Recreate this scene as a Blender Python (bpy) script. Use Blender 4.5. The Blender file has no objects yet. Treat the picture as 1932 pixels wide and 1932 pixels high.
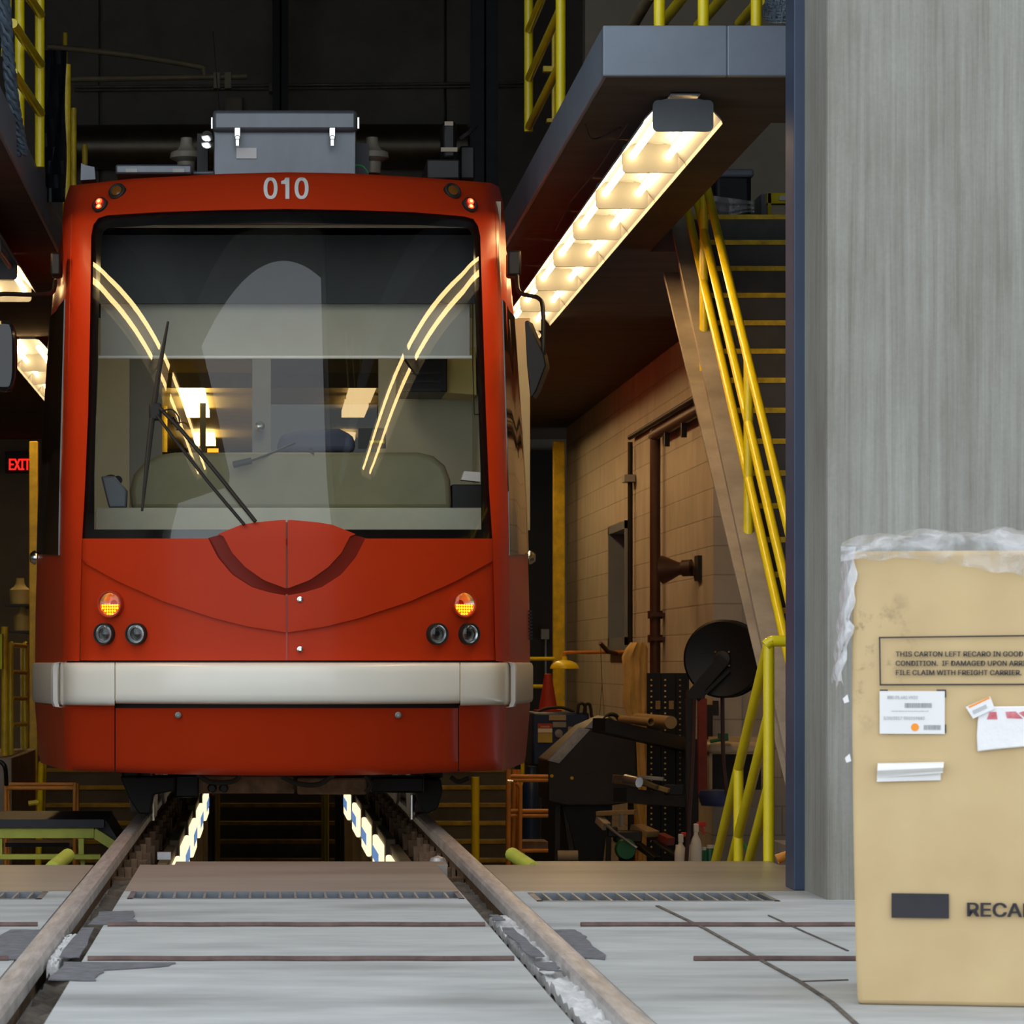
import bpy, bmesh, math, random
import numpy as np
from mathutils import Vector, Matrix
random.seed(7)
scn = bpy.context.scene
COL = scn.collection
F = 6300.0; CX = 495.0; HY = 1250.0; CZ = 0.83      # focal length in pixels, horizon, eye height (frame 1932 x 1932)

# ------------------------------------------------------------------ camera, sky, exposure
cam_d = bpy.data.cameras.new('camera')
cam = bpy.data.objects.new('camera', cam_d); COL.objects.link(cam)
cam.location = (0, 0, CZ); cam.rotation_euler = (math.pi/2, 0, 0)
cam_d.sensor_width = 36.0; cam_d.lens = 36.0*F/1932.0
cam_d.shift_x = (966-CX)/1932.0; cam_d.shift_y = (HY-966)/1932.0
cam_d.clip_start = 0.1; cam_d.clip_end = 300
cam_d.dof.use_dof = True; cam_d.dof.focus_distance = 15.4; cam_d.dof.aperture_fstop = 16.0
scn.camera = cam
world = bpy.data.worlds.new('overcast_sky'); scn.world = world; world.use_nodes = True
_bg = world.node_tree.nodes['Background']
_bg.inputs[0].default_value = (0.86, 0.93, 1.0, 1); _bg.inputs[1].default_value = 1.75
scn.view_settings.view_transform = 'Standard'; scn.view_settings.look = 'None'
scn.view_settings.exposure = -0.02; scn.view_settings.gamma = 1.0; scn.view_settings.use_curve_mapping = False
LAMP = 29.0                                              # radiance of a lit fluorescent tube
LAMPC = (1.0, 0.62, 0.25)

# ------------------------------------------------------------------ helpers
def P(x, y, D): return Vector(((x-CX)*D/F, D, CZ+(HY-y)*D/F))
ORIG = {}
def MATN(name): 
    m = bpy.data.materials.new(name); m.use_nodes = True
    return m, m.node_tree.nodes, m.node_tree.links
def mat(name, c, rough=.5, metal=0.0, var=.25, scale=6.0, bump=0.0, coat=0.0, emit=None, es=0.0, stretch=(1,1,1), c2=None, spec=.5, dirt=0.0):
    m, n, l = MATN(name)
    b = n['Principled BSDF']
    b.inputs['Roughness'].default_value = rough; b.inputs['Metallic'].default_value = metal
    b.inputs['Specular IOR Level'].default_value = spec
    b.inputs['Coat Weight'].default_value = coat; b.inputs['Coat Roughness'].default_value = .12
    if emit: b.inputs['Emission Color'].default_value = (*emit, 1); b.inputs['Emission Strength'].default_value = es
    tc = n.new('ShaderNodeTexCoord'); mp = n.new('ShaderNodeMapping'); mp.inputs['Scale'].default_value = stretch
    ns = n.new('ShaderNodeTexNoise'); ns.inputs['Scale'].default_value = scale; ns.inputs['Detail'].default_value = 7; ns.inputs['Roughness'].default_value = .62
    cr = n.new('ShaderNodeValToRGB')
    cr.color_ramp.elements[0].position = .3; cr.color_ramp.elements[1].position = .7
    lo = tuple(v*(1-var) for v in c) if c2 is None else c2
    hi = tuple(min(1, v*(1+var*.6)) for v in c) if c2 is None else c
    cr.color_ramp.elements[0].color = (*lo, 1); cr.color_ramp.elements[1].color = (*hi, 1)
    l.new(tc.outputs['Object'], mp.inputs[0]); l.new(mp.outputs[0], ns.inputs['Vector']); l.new(ns.outputs[0], cr.inputs[0])
    out = cr.outputs[0]
    if dirt > 0:
        n2 = n.new('ShaderNodeTexNoise'); n2.inputs['Scale'].default_value = scale*.35; n2.inputs['Detail'].default_value = 9
        l.new(mp.outputs[0], n2.inputs['Vector'])
        c3 = n.new('ShaderNodeValToRGB'); c3.color_ramp.elements[0].position = .52; c3.color_ramp.elements[1].position = .75
        l.new(n2.outputs[0], c3.inputs[0])
        mm = n.new('ShaderNodeMath'); mm.operation = 'MULTIPLY'; mm.inputs[1].default_value = dirt; l.new(c3.outputs[0], mm.inputs[0])
        mx = n.new('ShaderNodeMix'); mx.data_type = 'RGBA'; l.new(mm.outputs[0], mx.inputs[0]); l.new(out, mx.inputs[6])
        mx.inputs[7].default_value = (.03, .022, .015, 1); out = mx.outputs[2]
    l.new(out, b.inputs['Base Color'])
    if bump > 0:
        bp = n.new('ShaderNodeBump'); bp.inputs['Strength'].default_value = bump; bp.inputs['Distance'].default_value = .02
        l.new(ns.outputs[0], bp.inputs['Height']); l.new(bp.outputs[0], b.inputs['Normal'])
    return m
def lightmat(name, c, s):
    m, n, l = MATN(name); n.remove(n['Principled BSDF'])
    e = n.new('ShaderNodeEmission'); e.inputs[0].default_value = (*c, 1); e.inputs[1].default_value = s
    l.new(e.outputs[0], n['Material Output'].inputs[0]); return m
def glassmat(name, tint, refl=1.0, haze=0.0, f0=.045):
    m, n, l = MATN(name); n.remove(n['Principled BSDF'])
    t = n.new('ShaderNodeBsdfTransparent'); t.inputs[0].default_value = (*tint, 1)
    g = n.new('ShaderNodeBsdfGlossy'); g.inputs['Roughness'].default_value = haze; g.inputs[0].default_value = (refl, refl, refl, 1)
    lw = n.new('ShaderNodeLayerWeight'); lw.inputs[0].default_value = .5
    p = n.new('ShaderNodeMath'); p.operation = 'POWER'; p.inputs[1].default_value = 5.0; l.new(lw.outputs['Facing'], p.inputs[0])
    a = n.new('ShaderNodeMath'); a.operation = 'MULTIPLY_ADD'; a.inputs[1].default_value = 1-f0; a.inputs[2].default_value = f0; l.new(p.outputs[0], a.inputs[0])
    mx = n.new('ShaderNodeMixShader'); l.new(a.outputs[0], mx.inputs[0]); l.new(t.outputs[0], mx.inputs[1]); l.new(g.outputs[0], mx.inputs[2])
    l.new(mx.outputs[0], n['Material Output'].inputs[0]); return m

class MB:
    def __init__(s): s.v = []; s.f = []
    def quad(s, *pts):
        k = len(s.v); s.v += [Vector(p) for p in pts]; s.f.append(tuple(range(k, k+len(pts)))); return s
    def box(s, x0, x1, y0, y1, z0, z1, M=None):
        k = len(s.v)
        pts = [Vector((x, y, z)) for z in (z0, z1) for y in (y0, y1) for x in (x0, x1)]
        if M is not None: pts = [M @ p for p in pts]
        s.v += pts
        for q in ((0,2,3,1),(4,5,7,6),(0,1,5,4),(2,6,7,3),(0,4,6,2),(1,3,7,5)): s.f.append(tuple(k+i for i in q))
        return s
    def beam(s, a, b, w, h, up=(0,0,1)):
        a = Vector(a); b = Vector(b); d = (b-a); L = d.length; d.normalize()
        u = Vector(up); sx = d.cross(u)
        if sx.length < 1e-4: sx = d.cross(Vector((1,0,0)))
        sx.normalize(); sz = sx.cross(d)
        M = Matrix((sx, d, sz)).transposed().to_4x4(); M.translation = a
        return s.box(-w/2, w/2, 0, L, -h/2, h/2, M)
    def tube(s, pts, r, n=12, caps=True):
        pts = [Vector(p) for p in pts]; rr = r if isinstance(r, (list, tuple)) else [r]*len(pts)
        k0 = len(s.v); up = None
        for i, p in enumerate(pts):
            if i == 0: t = pts[1]-p
            elif i == len(pts)-1: t = p-pts[i-1]
            else: t = (pts[i+1]-p).normalized()+(p-pts[i-1]).normalized()
            t.normalize()
            if up is None:
                up = Vector((0,0,1)) if abs(t.z) < .9 else Vector((1,0,0))
            a = t.cross(up)
            if a.length < 1e-5: a = t.cross(Vector((0,1,0)))
            a.normalize(); b = a.cross(t).normalized(); up = b
            for j in range(n):
                q = 2*math.pi*j/n
                s.v.append(p+(a*math.cos(q)+b*math.sin(q))*rr[i])
        for i in range(len(pts)-1):
            for j in range(n):
                j2 = (j+1) % n
                s.f.append((k0+i*n+j, k0+i*n+j2, k0+(i+1)*n+j2, k0+(i+1)*n+j))
        if caps:
            s.f.append(tuple(k0+j for j in range(n))[::-1]); e = k0+(len(pts)-1)*n; s.f.append(tuple(e+j for j in range(n)))
        return s
    def lathe(s, prof, c=(0,0,0), axis=(0,0,1), n=28, sx=1.0, cap=True):
        # prof: (radius, height along the axis)
        c = Vector(c); ax = Vector(axis).normalized()
        a = ax.cross(Vector((0,1,0)))
        if a.length < 1e-3: a = ax.cross(Vector((1,0,0)))
        a.normalize(); b = ax.cross(a).normalized(); k0 = len(s.v)
        for r, h in prof:
            for j in range(n):
                q = 2*math.pi*j/n
                s.v.append(c+ax*h+(a*math.cos(q)*sx+b*math.sin(q))*max(r, 1e-5))
        for i in range(len(prof)-1):
            for j in range(n):
                j2 = (j+1) % n; s.f.append((k0+i*n+j, k0+i*n+j2, k0+(i+1)*n+j2, k0+(i+1)*n+j))
        if cap and prof[0][0] > 1e-4: s.f.append(tuple(k0+j for j in range(n))[::-1])
        if cap and prof[-1][0] > 1e-4: e = k0+(len(prof)-1)*n; s.f.append(tuple(e+j for j in range(n)))
        return s
    def prism(s, pts, off):
        # closed outline pts (3-D) pushed by the vector off
        off = Vector(off); n = len(pts); k = len(s.v)
        s.v += [Vector(p) for p in pts]+[Vector(p)+off for p in pts]
        s.f.append(tuple(range(k, k+n))); s.f.append(tuple(range(k+2*n-1, k+n-1, -1)))
        for i in range(n):
            j = (i+1) % n; s.f.append((k+i, k+j, k+n+j, k+n+i))
        return s
    def grid(s, rows, back=None, closed=False):
        # rows: equal-length lists of points; back: thickness vector
        R = len(rows); C = len(rows[0]); k = len(s.v)
        for r in rows: s.v += [Vector(p) for p in r]
        for i in range(R-1):
            for j in range(C-1): s.f.append((k+i*C+j, k+i*C+j+1, k+(i+1)*C+j+1, k+(i+1)*C+j))
        if back is not None:
            bk = Vector(back); k2 = len(s.v)
            for r in rows: s.v += [Vector(p)+bk for p in r]
            for i in range(R-1):
                for j in range(C-1): s.f.append((k2+i*C+j, k2+(i+1)*C+j, k2+(i+1)*C+j+1, k2+i*C+j+1))
            ring = [(0,j) for j in range(C)]+[(i,C-1) for i in range(1,R)]+[(R-1,j) for j in range(C-2,-1,-1)]+[(i,0) for i in range(R-2,0,-1)]
            for a in range(len(ring)):
                i1, j1 = ring[a]; i2, j2 = ring[(a+1) % len(ring)]
                s.f.append((k+i1*C+j1, k2+i1*C+j1, k2+i2*C+j2, k+i2*C+j2))
        return s
    def build(s, name, m, parent=None, bevel=0.0, smooth=True, loc=None, seg=2, fix=True, angle=40):
        if parent is not None: o0 = ORIG[parent.name]
        elif loc is not None: o0 = Vector(loc)
        else:
            xs = [p.x for p in s.v]; ys = [p.y for p in s.v]; zs = [p.z for p in s.v]
            o0 = Vector(((min(xs)+max(xs))/2, (min(ys)+max(ys))/2, min(zs)))
        me = bpy.data.meshes.new(name)
        me.from_pydata([tuple(p-o0) for p in s.v], [], s.f); me.update()
        if fix:
            bm = bmesh.new(); bm.from_mesh(me); bmesh.ops.recalc_face_normals(bm, faces=bm.faces); bm.to_mesh(me); bm.free()
        o = bpy.data.objects.new(name, me); COL.objects.link(o)
        if m is not None: me.materials.append(m)
        if smooth:
            me.polygons.foreach_set('use_smooth', [True]*len(me.polygons)); me.set_sharp_from_angle(angle=math.radians(angle))
        if parent is not None: o.parent = parent
        else: o.location = o0
        ORIG[o.name] = o0
        if bevel > 0:
            b = o.modifiers.new('bevel', 'BEVEL'); b.width = bevel; b.segments = seg; b.limit_method = 'ANGLE'; b.angle_limit = math.radians(40)
        return o
def tag(o, label, cat, group=None, kind=None):
    o['label'] = label; o['category'] = cat
    if group: o['group'] = group
    if kind: o['kind'] = kind
    return o
def thing(name, label, cat, loc, group=None):
    o = bpy.data.objects.new(name, None); COL.objects.link(o); o.location = loc; o.empty_display_size = .1
    ORIG[o.name] = Vector(loc); return tag(o, label, cat, group)
def struct(mb, name, m, bevel=0.0, **k):
    o = mb.build(name, m, bevel=bevel, smooth=False, **k); o['kind'] = 'structure'; return o
try: FONT = bpy.data.fonts.load(bpy.utils.system_resource('DATAFILES', path='fonts')+'/Inter.woff2')
except Exception: FONT = None
def text_mesh(name, body, m, M, size, parent, bold=0.0, sx=1.0, align='LEFT', ext=.0008, spacing=1.0):
    cu = bpy.data.curves.new(name, 'FONT'); cu.body = body; cu.size = size; cu.extrude = ext; cu.align_x = align; cu.space_character = spacing
    cu.resolution_u = 3
    if FONT: cu.font = FONT
    t = bpy.data.objects.new(name+'_tmp', cu); COL.objects.link(t)
    dg = bpy.context.evaluated_depsgraph_get(); dg.update()
    me = bpy.data.meshes.new_from_object(t.evaluated_get(dg))
    bpy.data.objects.remove(t); bpy.data.curves.remove(cu)
    me.transform(Matrix.Diagonal((sx, 1, 1, 1)))
    if bold > 0:
        bm = bmesh.new()
        for k, (dx, dy) in enumerate(((-1, -.5), (1, -.5), (-1, .5), (1, .5), (0, 0))):
            m2 = me.copy(); m2.transform(Matrix.Translation((dx*bold, dy*bold, k*.00004))); bm.from_mesh(m2); bpy.data.meshes.remove(m2)
        bm.to_mesh(me); bm.free()
    me.transform(M)
    me.transform(Matrix.Translation(-ORIG[parent.name]))
    me.materials.clear(); me.materials.append(m); me.name = name
    o = bpy.data.objects.new(name, me); COL.objects.link(o); o.parent = parent; ORIG[o.name] = ORIG[parent.name]
    return o
def face_matrix(origin, right, up):
    r = Vector(right).normalized(); u = Vector(up).normalized(); nrm = r.cross(u)
    M = Matrix((r, u, nrm)).transposed().to_4x4(); M.translation = origin; return M
def copy_tree(o, parent=None):
    c = o.copy(); COL.objects.link(c); c.parent = parent
    ORIG[c.name] = ORIG[o.name]
    for ch in list(o.children): copy_tree(ch, c)
    return c
def smoothpath(pts, n=8):
    pts = [Vector(p) for p in pts]; out = []
    Q = [pts[0]*2-pts[1]]+pts+[pts[-1]*2-pts[-2]]
    for i in range(1, len(Q)-2):
        p0, p1, p2, p3 = Q[i-1:i+3]
        for k in range(n):
            t = k/n
            out.append(.5*((2*p1)+(p2-p0)*t+(2*p0-5*p1+4*p2-p3)*t*t+(3*p1-p0-3*p2+p3)*t**3))
    out.append(pts[-1]); return out

# ------------------------------------------------------------------ materials
M = {}
M['concrete_ground'] = mat('pale ground concrete', (.39, .395, .385), .82, var=.2, scale=3.2, bump=.12, stretch=(.7, 1.7, 1), dirt=.5)
M['asphalt'] = mat('dark patch', (.13, .13, .14), .9, var=.4, scale=20, bump=.3)
M['rail_top'] = mat('worn rail steel', (.50, .465, .44), .45, .45, var=.35, scale=9, stretch=(6, .5, 1), bump=.05)
M['rail_side'] = mat('rusty rail side', (.17, .105, .06), .85, .1, var=.5, scale=14, bump=.2)
M['rust'] = mat('rusty bar', (.12, .075, .065), .75, .2, var=.4, scale=16)
M['dirt'] = mat('flangeway dirt', (.16, .13, .10), .95, var=.6, scale=12, bump=.8, c2=(.035, .03, .028))
M['residue'] = mat('whitish residue', (.62, .61, .60), .95, var=.3, scale=18, bump=.6)
M['dark_concrete'] = mat('dim concrete panel', (.30, .28, .24), .9, var=.25, scale=1.4, bump=.05)
M['black'] = mat('black paint', (.012, .012, .013), .5, var=.2)
M['black_gloss'] = mat('black gloss', (.008, .008, .009), .12, var=.1, spec=.6)
M['black_metal'] = mat('black steel', (.011, .011, .011), .45, .4, var=.3)
M['dark_steel'] = mat('dark painted steel', (.014, .016, .022), .5, .1, var=.3)
M['navy'] = mat('navy painted steel', (.035, .055, .10), .42, var=.15, scale=3)
M['bluegrey'] = mat('blue grey steel', (.20, .235, .29), .42, .1, var=.12, scale=4, bump=.02)
M['column_steel'] = mat('dark blue steel column', (.05, .055, .07), .5, var=.2)
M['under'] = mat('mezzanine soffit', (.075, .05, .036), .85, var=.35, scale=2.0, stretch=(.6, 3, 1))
M['yellow'] = mat('yellow enamel', (.88, .70, .010), .32, var=.10, scale=5, coat=.3)
M['yellow_worn'] = mat('worn yellow enamel', (.82, .58, .02), .42, var=.3, scale=9)
M['yellow_green'] = mat('lime yellow paint', (.46, .50, .06), .5, var=.2)
M['orange_steel'] = mat('orange enamel', (.62, .22, .02), .45, var=.25)
M['stripe'] = mat('yellow nosing paint', (.72, .50, .02), .6, var=.4, scale=14)
M['tread'] = mat('grey stair concrete', (.085, .085, .085), .85, var=.35, scale=3, bump=.1)
M['stringer'] = mat('worn grey beige steel', (.33, .29, .24), .6, var=.35, scale=3, bump=.03)
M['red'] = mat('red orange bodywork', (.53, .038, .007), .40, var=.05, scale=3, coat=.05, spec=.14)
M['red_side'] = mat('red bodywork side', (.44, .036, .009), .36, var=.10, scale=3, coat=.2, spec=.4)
M['white'] = mat('cream white bumper', (.95, .93, .83), .28, var=.03, scale=3, coat=.5)
M['rubber'] = mat('black rubber', (.012, .012, .012), .65, var=.2)
M['chrome'] = mat('bright metal', (.75, .75, .74), .18, 1.0, var=.05)
M['bowl'] = mat('lamp bowl silver', (.80, .80, .80), .22, .9, var=.05)
M['steel'] = mat('brushed steel box', (.18, .195, .215), .42, .55, var=.18, scale=4, stretch=(1, 1, .3))
M['steel_dull'] = mat('dull zinc', (.34, .34, .32), .5, .6, var=.25)
M['letter_white'] = mat('white lettering', (.85, .85, .82), .5, var=.03)
M['amber'] = mat('amber lens', (.20, .07, .008), .2, var=.2, coat=.5)
M['red_led'] = lightmat('red marker lamp', (1.0, .03, .01), 7.0)
M['red_led_hot'] = lightmat('red marker lamp core', (1.0, .22, .03), 16.0)
M['amber_led'] = lightmat('amber signal diode', (1.0, .36, .01), 4.0)
M['amber_glow'] = lightmat('amber signal field', (1.0, .13, .004), 1.1)
M['crescent'] = mat('shaded red crescent', (.20, .014, .005), .5, var=.05)  # recess shading put into the colour; the paint itself is the nose red
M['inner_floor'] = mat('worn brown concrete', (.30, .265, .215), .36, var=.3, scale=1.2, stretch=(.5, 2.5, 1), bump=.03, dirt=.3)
M['ceramic'] = mat('dull ceramic', (.25, .22, .17), .5, var=.1)
M['reflector'] = mat('lamp bowl', (.92, .92, .92), .26, 1.0, var=.02)
M['lens'] = glassmat('clear lamp lens', (.92, .95, .95))
M['windshield'] = glassmat('tinted windshield', (.90, .94, .91), f0=.045)
M['sideglass'] = mat('dark side window glass', (.015, .013, .01), .04, var=.05, spec=.9)
M['cabwall'] = mat('beige cab wall', (.62, .58, .43), .6, var=.06)
M['cabgrey'] = mat('cab grey panel', (.30, .31, .31), .5, var=.1)
M['shade'] = mat('pale roller blind', (.46, .46, .41), .8, var=.06)
M['olive'] = mat('olive grey console', (.20, .19, .11), .55, var=.12)
M['dashtop'] = mat('pale dash ledge', (.42, .43, .34), .5, var=.1)
M['bluegrey_dark'] = mat('dark blue seat cloth', (.06, .07, .12), .8, var=.2)
M['cabin_lamp'] = lightmat('saloon lamp', (1.0, .72, .30), 6.0)
M['stripe_dark'] = mat('darker pit nosing paint', (.34, .24, .03), .7, var=.5, scale=8)  # darker version of the yellow nosing paint, for the pit stairs
M['tube_lit'] = lightmat('lit fluorescent tube', LAMPC, LAMP)
M['tube_off'] = mat('unlit tube', (.5, .48, .42), .3, var=.05)
M['fixture'] = mat('grey enamel reflector', (.20, .235, .29), .45, var=.05)
M['plate'] = mat('grey green socket plate', (.16, .18, .20), .5, var=.1)
M['pit_lamp'] = lightmat('pit lamp lens', (1.0, .80, .48), 1.5)
M['pit_band'] = mat('blue lamp band', (.10, .22, .55), .5, var=.1, emit=(.25, .5, 1.0), es=.45)
M['khaki'] = mat('khaki canvas', (.66, .46, .17), .9, var=.2, scale=7, bump=.25)
M['card_tube'] = mat('brown card tube', (.32, .21, .09), .8, var=.2)
M['beige_wall'] = mat('beige plaster', (.42, .36, .27), .85, var=.12, scale=1.5)
M['cab_blue'] = mat('dark blue enamel', (.012, .035, .11), .4, var=.2)
M['cabinet'] = mat('grey brown cabinet enamel', (.030, .026, .022), .45, .2, var=.3)
M['silver'] = mat('scuffed silver', (.45, .45, .45), .3, .8, var=.25)
M['red_paint'] = mat('dark red paint', (.22, .03, .02), .6, var=.3)
M['pipe_red'] = mat('dark red standpipe', (.06, .022, .016), .5, var=.3)
M['pipe_tan'] = mat('tan pipe', (.13, .10, .05), .6, var=.3)
M['duct'] = mat('galvanised duct', (.20, .17, .12), .42, .8, var=.2)
M['white_plastic'] = mat('white plastic', (.75, .72, .65), .5, var=.06)
M['red_plastic'] = mat('red plastic', (.65, .03, .02), .4, var=.06)
M['green'] = mat('green can', (.02, .16, .08), .4, var=.15)
M['blue_plastic'] = mat('blue plastic', (.03, .05, .16), .5, var=.2)
M['sink'] = mat('cream basin', (.60, .50, .34), .5, var=.12)
M['rope_blue'] = mat('pale blue chain', (.30, .38, .46), .5, .4, var=.4, scale=20)
M['cone'] = mat('red cone', (.40, .03, .02), .6, var=.15)
M['pale_yellow'] = mat('pale yellow plastic', (.42, .36, .14), .6, var=.2)
M['print'] = mat('black print', (.028, .026, .032), .75, var=.15)
M['print_grey'] = mat('grey print', (.30, .31, .33), .8, var=.1)
M['print_lt'] = mat('faint grey print', (.52, .53, .54), .8, var=.08)
M['label_white'] = mat('white label', (.80, .79, .78), .55, var=.03)
M['pouch_white'] = mat('white paper pouch', (.84, .83, .84), .35, var=.05, scale=14, bump=.25)
M['orange_dot'] = mat('orange sticker', (.95, .30, .015), .6, var=.02)
M['pouch_red'] = mat('red printing', (.50, .025, .05), .5, var=.5, scale=30, c2=(.72, .30, .32))
M['exit_red'] = lightmat('exit letters', (1.0, .02, .012), 1.6)
M['label_yellow'] = mat('yellow notice', (.55, .45, .12), .6, var=.1)
M['red_label'] = mat('red notice', (.45, .06, .04), .6, var=.1)
M['green_plastic'] = mat('green plastic', (.02, .16, .06), .5, var=.1)

# concrete pier: vertical weather streaks
def pier_mat():
    m, n, l = MATN('streaked grey concrete'); b = n['Principled BSDF']; b.inputs['Roughness'].default_value = .88
    tc = n.new('ShaderNodeTexCoord')
    def noise(sc, scale, det=6):
        mp = n.new('ShaderNodeMapping'); mp.inputs['Scale'].default_value = sc
        t = n.new('ShaderNodeTexNoise'); t.inputs['Scale'].default_value = scale; t.inputs['Detail'].default_value = det; t.inputs['Roughness'].default_value = .65
        l.new(tc.outputs['Object'], mp.inputs[0]); l.new(mp.outputs[0], t.inputs['Vector']); return t
    a = noise((9, 9, .22), 5.0); c = noise((1, 1, .45), 2.2); d = noise((1, 1, 1), 60, 3)
    r1 = n.new('ShaderNodeValToRGB'); r1.color_ramp.elements[0].position = .25; r1.color_ramp.elements[1].position = .8
    r1.color_ramp.elements[0].color = (.20, .185, .16, 1); r1.color_ramp.elements[1].color = (.335, .335, .315, 1)
    l.new(a.outputs[0], r1.inputs[0])
    r2 = n.new('ShaderNodeValToRGB'); r2.color_ramp.elements[0].position = .3; r2.color_ramp.elements[1].position = .7
    r2.color_ramp.elements[0].color = (.75, .73, .68, 1); r2.color_ramp.elements[1].color = (1.12, 1.14, 1.12, 1); l.new(c.outputs[0], r2.inputs[0])
    r3 = n.new('ShaderNodeValToRGB'); r3.color_ramp.elements[0].color = (.86, .86, .86, 1); r3.color_ramp.elements[1].color = (1.1, 1.1, 1.1, 1); l.new(d.outputs[0], r3.inputs[0])
    x1 = n.new('ShaderNodeMix'); x1.data_type = 'RGBA'; x1.blend_type = 'MULTIPLY'; x1.inputs[0].default_value = 1; l.new(r1.outputs[0], x1.inputs[6]); l.new(r2.outputs[0], x1.inputs[7])
    x2 = n.new('ShaderNodeMix'); x2.data_type = 'RGBA'; x2.blend_type = 'MULTIPLY'; x2.inputs[0].default_value = 1; l.new(x1.outputs[2], x2.inputs[6]); l.new(r3.outputs[0], x2.inputs[7])
    l.new(x2.outputs[2], b.inputs['Base Color'])
    bp = n.new('ShaderNodeBump'); bp.inputs['Strength'].default_value = .15; bp.inputs['Distance'].default_value = .01; l.new(a.outputs[0], bp.inputs['Height']); l.new(bp.outputs[0], b.inputs['Normal'])
    return m
M['pier'] = pier_mat()
def block_mat(along):
    m, n, l = MATN('painted concrete block'); b = n['Principled BSDF']; b.inputs['Roughness'].default_value = .75
    tc = n.new('ShaderNodeTexCoord'); sp = n.new('ShaderNodeSeparateXYZ'); cb = n.new('ShaderNodeCombineXYZ')
    l.new(tc.outputs['Object'], sp.inputs[0]); l.new(sp.outputs[along], cb.inputs[0]); l.new(sp.outputs[2], cb.inputs[1])
    br = n.new('ShaderNodeTexBrick'); br.inputs['Scale'].default_value = 1.0; br.inputs['Brick Width'].default_value = .81; br.inputs['Row Height'].default_value = .203
    br.inputs['Mortar Size'].default_value = .006; br.inputs['Mortar Smooth'].default_value = .3
    br.inputs['Color1'].default_value = (.50, .46, .40, 1); br.inputs['Color2'].default_value = (.44, .41, .36, 1); br.inputs['Mortar'].default_value = (.33, .30, .255, 1)
    l.new(cb.outputs[0], br.inputs['Vector'])
    ns = n.new('ShaderNodeTexNoise'); ns.inputs['Scale'].default_value = 6; ns.inputs['Detail'].default_value = 6
    mp = n.new('ShaderNodeMapping'); mp.inputs['Scale'].default_value = (.6, .6, .35); l.new(tc.outputs['Object'], mp.inputs[0]); l.new(mp.outputs[0], ns.inputs['Vector'])
    cr = n.new('ShaderNodeValToRGB'); cr.color_ramp.elements[0].position = .3; cr.color_ramp.elements[1].position = .75; cr.color_ramp.elements[0].color = (.86, .84, .80, 1); cr.color_ramp.elements[1].color = (1.1, 1.1, 1.1, 1); l.new(ns.outputs[0], cr.inputs[0])
    mx = n.new('ShaderNodeMix'); mx.data_type = 'RGBA'; mx.blend_type = 'MULTIPLY'; mx.inputs[0].default_value = 1; l.new(br.outputs[0], mx.inputs[6]); l.new(cr.outputs[0], mx.inputs[7])
    l.new(mx.outputs[2], b.inputs['Base Color'])
    bp = n.new('ShaderNodeBump'); bp.inputs['Strength'].default_value = .5; bp.inputs['Distance'].default_value = .01; bp.invert = True; l.new(br.outputs['Fac'], bp.inputs['Height']); l.new(bp.outputs[0], b.inputs['Normal'])
    return m
M['block_y'] = block_mat(1); M['block_x'] = block_mat(0)
def carton_mat():
    m, n, l = MATN('tan corrugated card'); b = n['Principled BSDF']; b.inputs['Roughness'].default_value = .8
    tc = n.new('ShaderNodeTexCoord')
    ns = n.new('ShaderNodeTexNoise'); ns.inputs['Scale'].default_value = 5; ns.inputs['Detail'].default_value = 8; l.new(tc.outputs['Object'], ns.inputs['Vector'])
    cr = n.new('ShaderNodeValToRGB'); cr.color_ramp.elements[0].position = .25; cr.color_ramp.elements[1].position = .75
    cr.color_ramp.elements[0].color = (.535, .385, .195, 1); cr.color_ramp.elements[1].color = (.63, .47, .25, 1); l.new(ns.outputs[0], cr.inputs[0])
    # scuffed dirt near the upper left corner of the front
    g = n.new('ShaderNodeVectorMath'); g.operation = 'DISTANCE'; g.inputs[1].default_value = (.05, 0.0, .86)
    mp = n.new('ShaderNodeMapping'); mp.inputs['Scale'].default_value = (1.5, 0, 1); l.new(tc.outputs['Object'], mp.inputs[0]); l.new(mp.outputs[0], g.inputs[0])
    r2 = n.new('ShaderNodeMapRange'); r2.inputs[1].default_value = .22; r2.inputs[2].default_value = .06; l.new(g.outputs['Value'], r2.inputs[0])
    n2 = n.new('ShaderNodeTexNoise'); n2.inputs['Scale'].default_value = 13; n2.inputs['Detail'].default_value = 8; n2.inputs['Roughness'].default_value = .7; l.new(tc.outputs['Object'], n2.inputs['Vector'])
    c2 = n.new('ShaderNodeValToRGB'); c2.color_ramp.elements[0].position = .54; c2.color_ramp.elements[1].position = .68; l.new(n2.outputs[0], c2.inputs[0])
    mu = n.new('ShaderNodeMath'); mu.operation = 'MULTIPLY'; l.new(c2.outputs[0], mu.inputs[0]); l.new(r2.outputs[0], mu.inputs[1])
    m3 = n.new('ShaderNodeMath'); m3.operation = 'MULTIPLY'; m3.inputs[1].default_value = .75; l.new(mu.outputs[0], m3.inputs[0])
    mx = n.new('ShaderNodeMix'); mx.data_type = 'RGBA'; l.new(m3.outputs[0], mx.inputs[0]); l.new(cr.outputs[0], mx.inputs[6]); mx.inputs[7].default_value = (.13, .09, .05, 1)
    l.new(mx.outputs[2], b.inputs['Base Color']); return m
M['carton'] = carton_mat()
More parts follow.
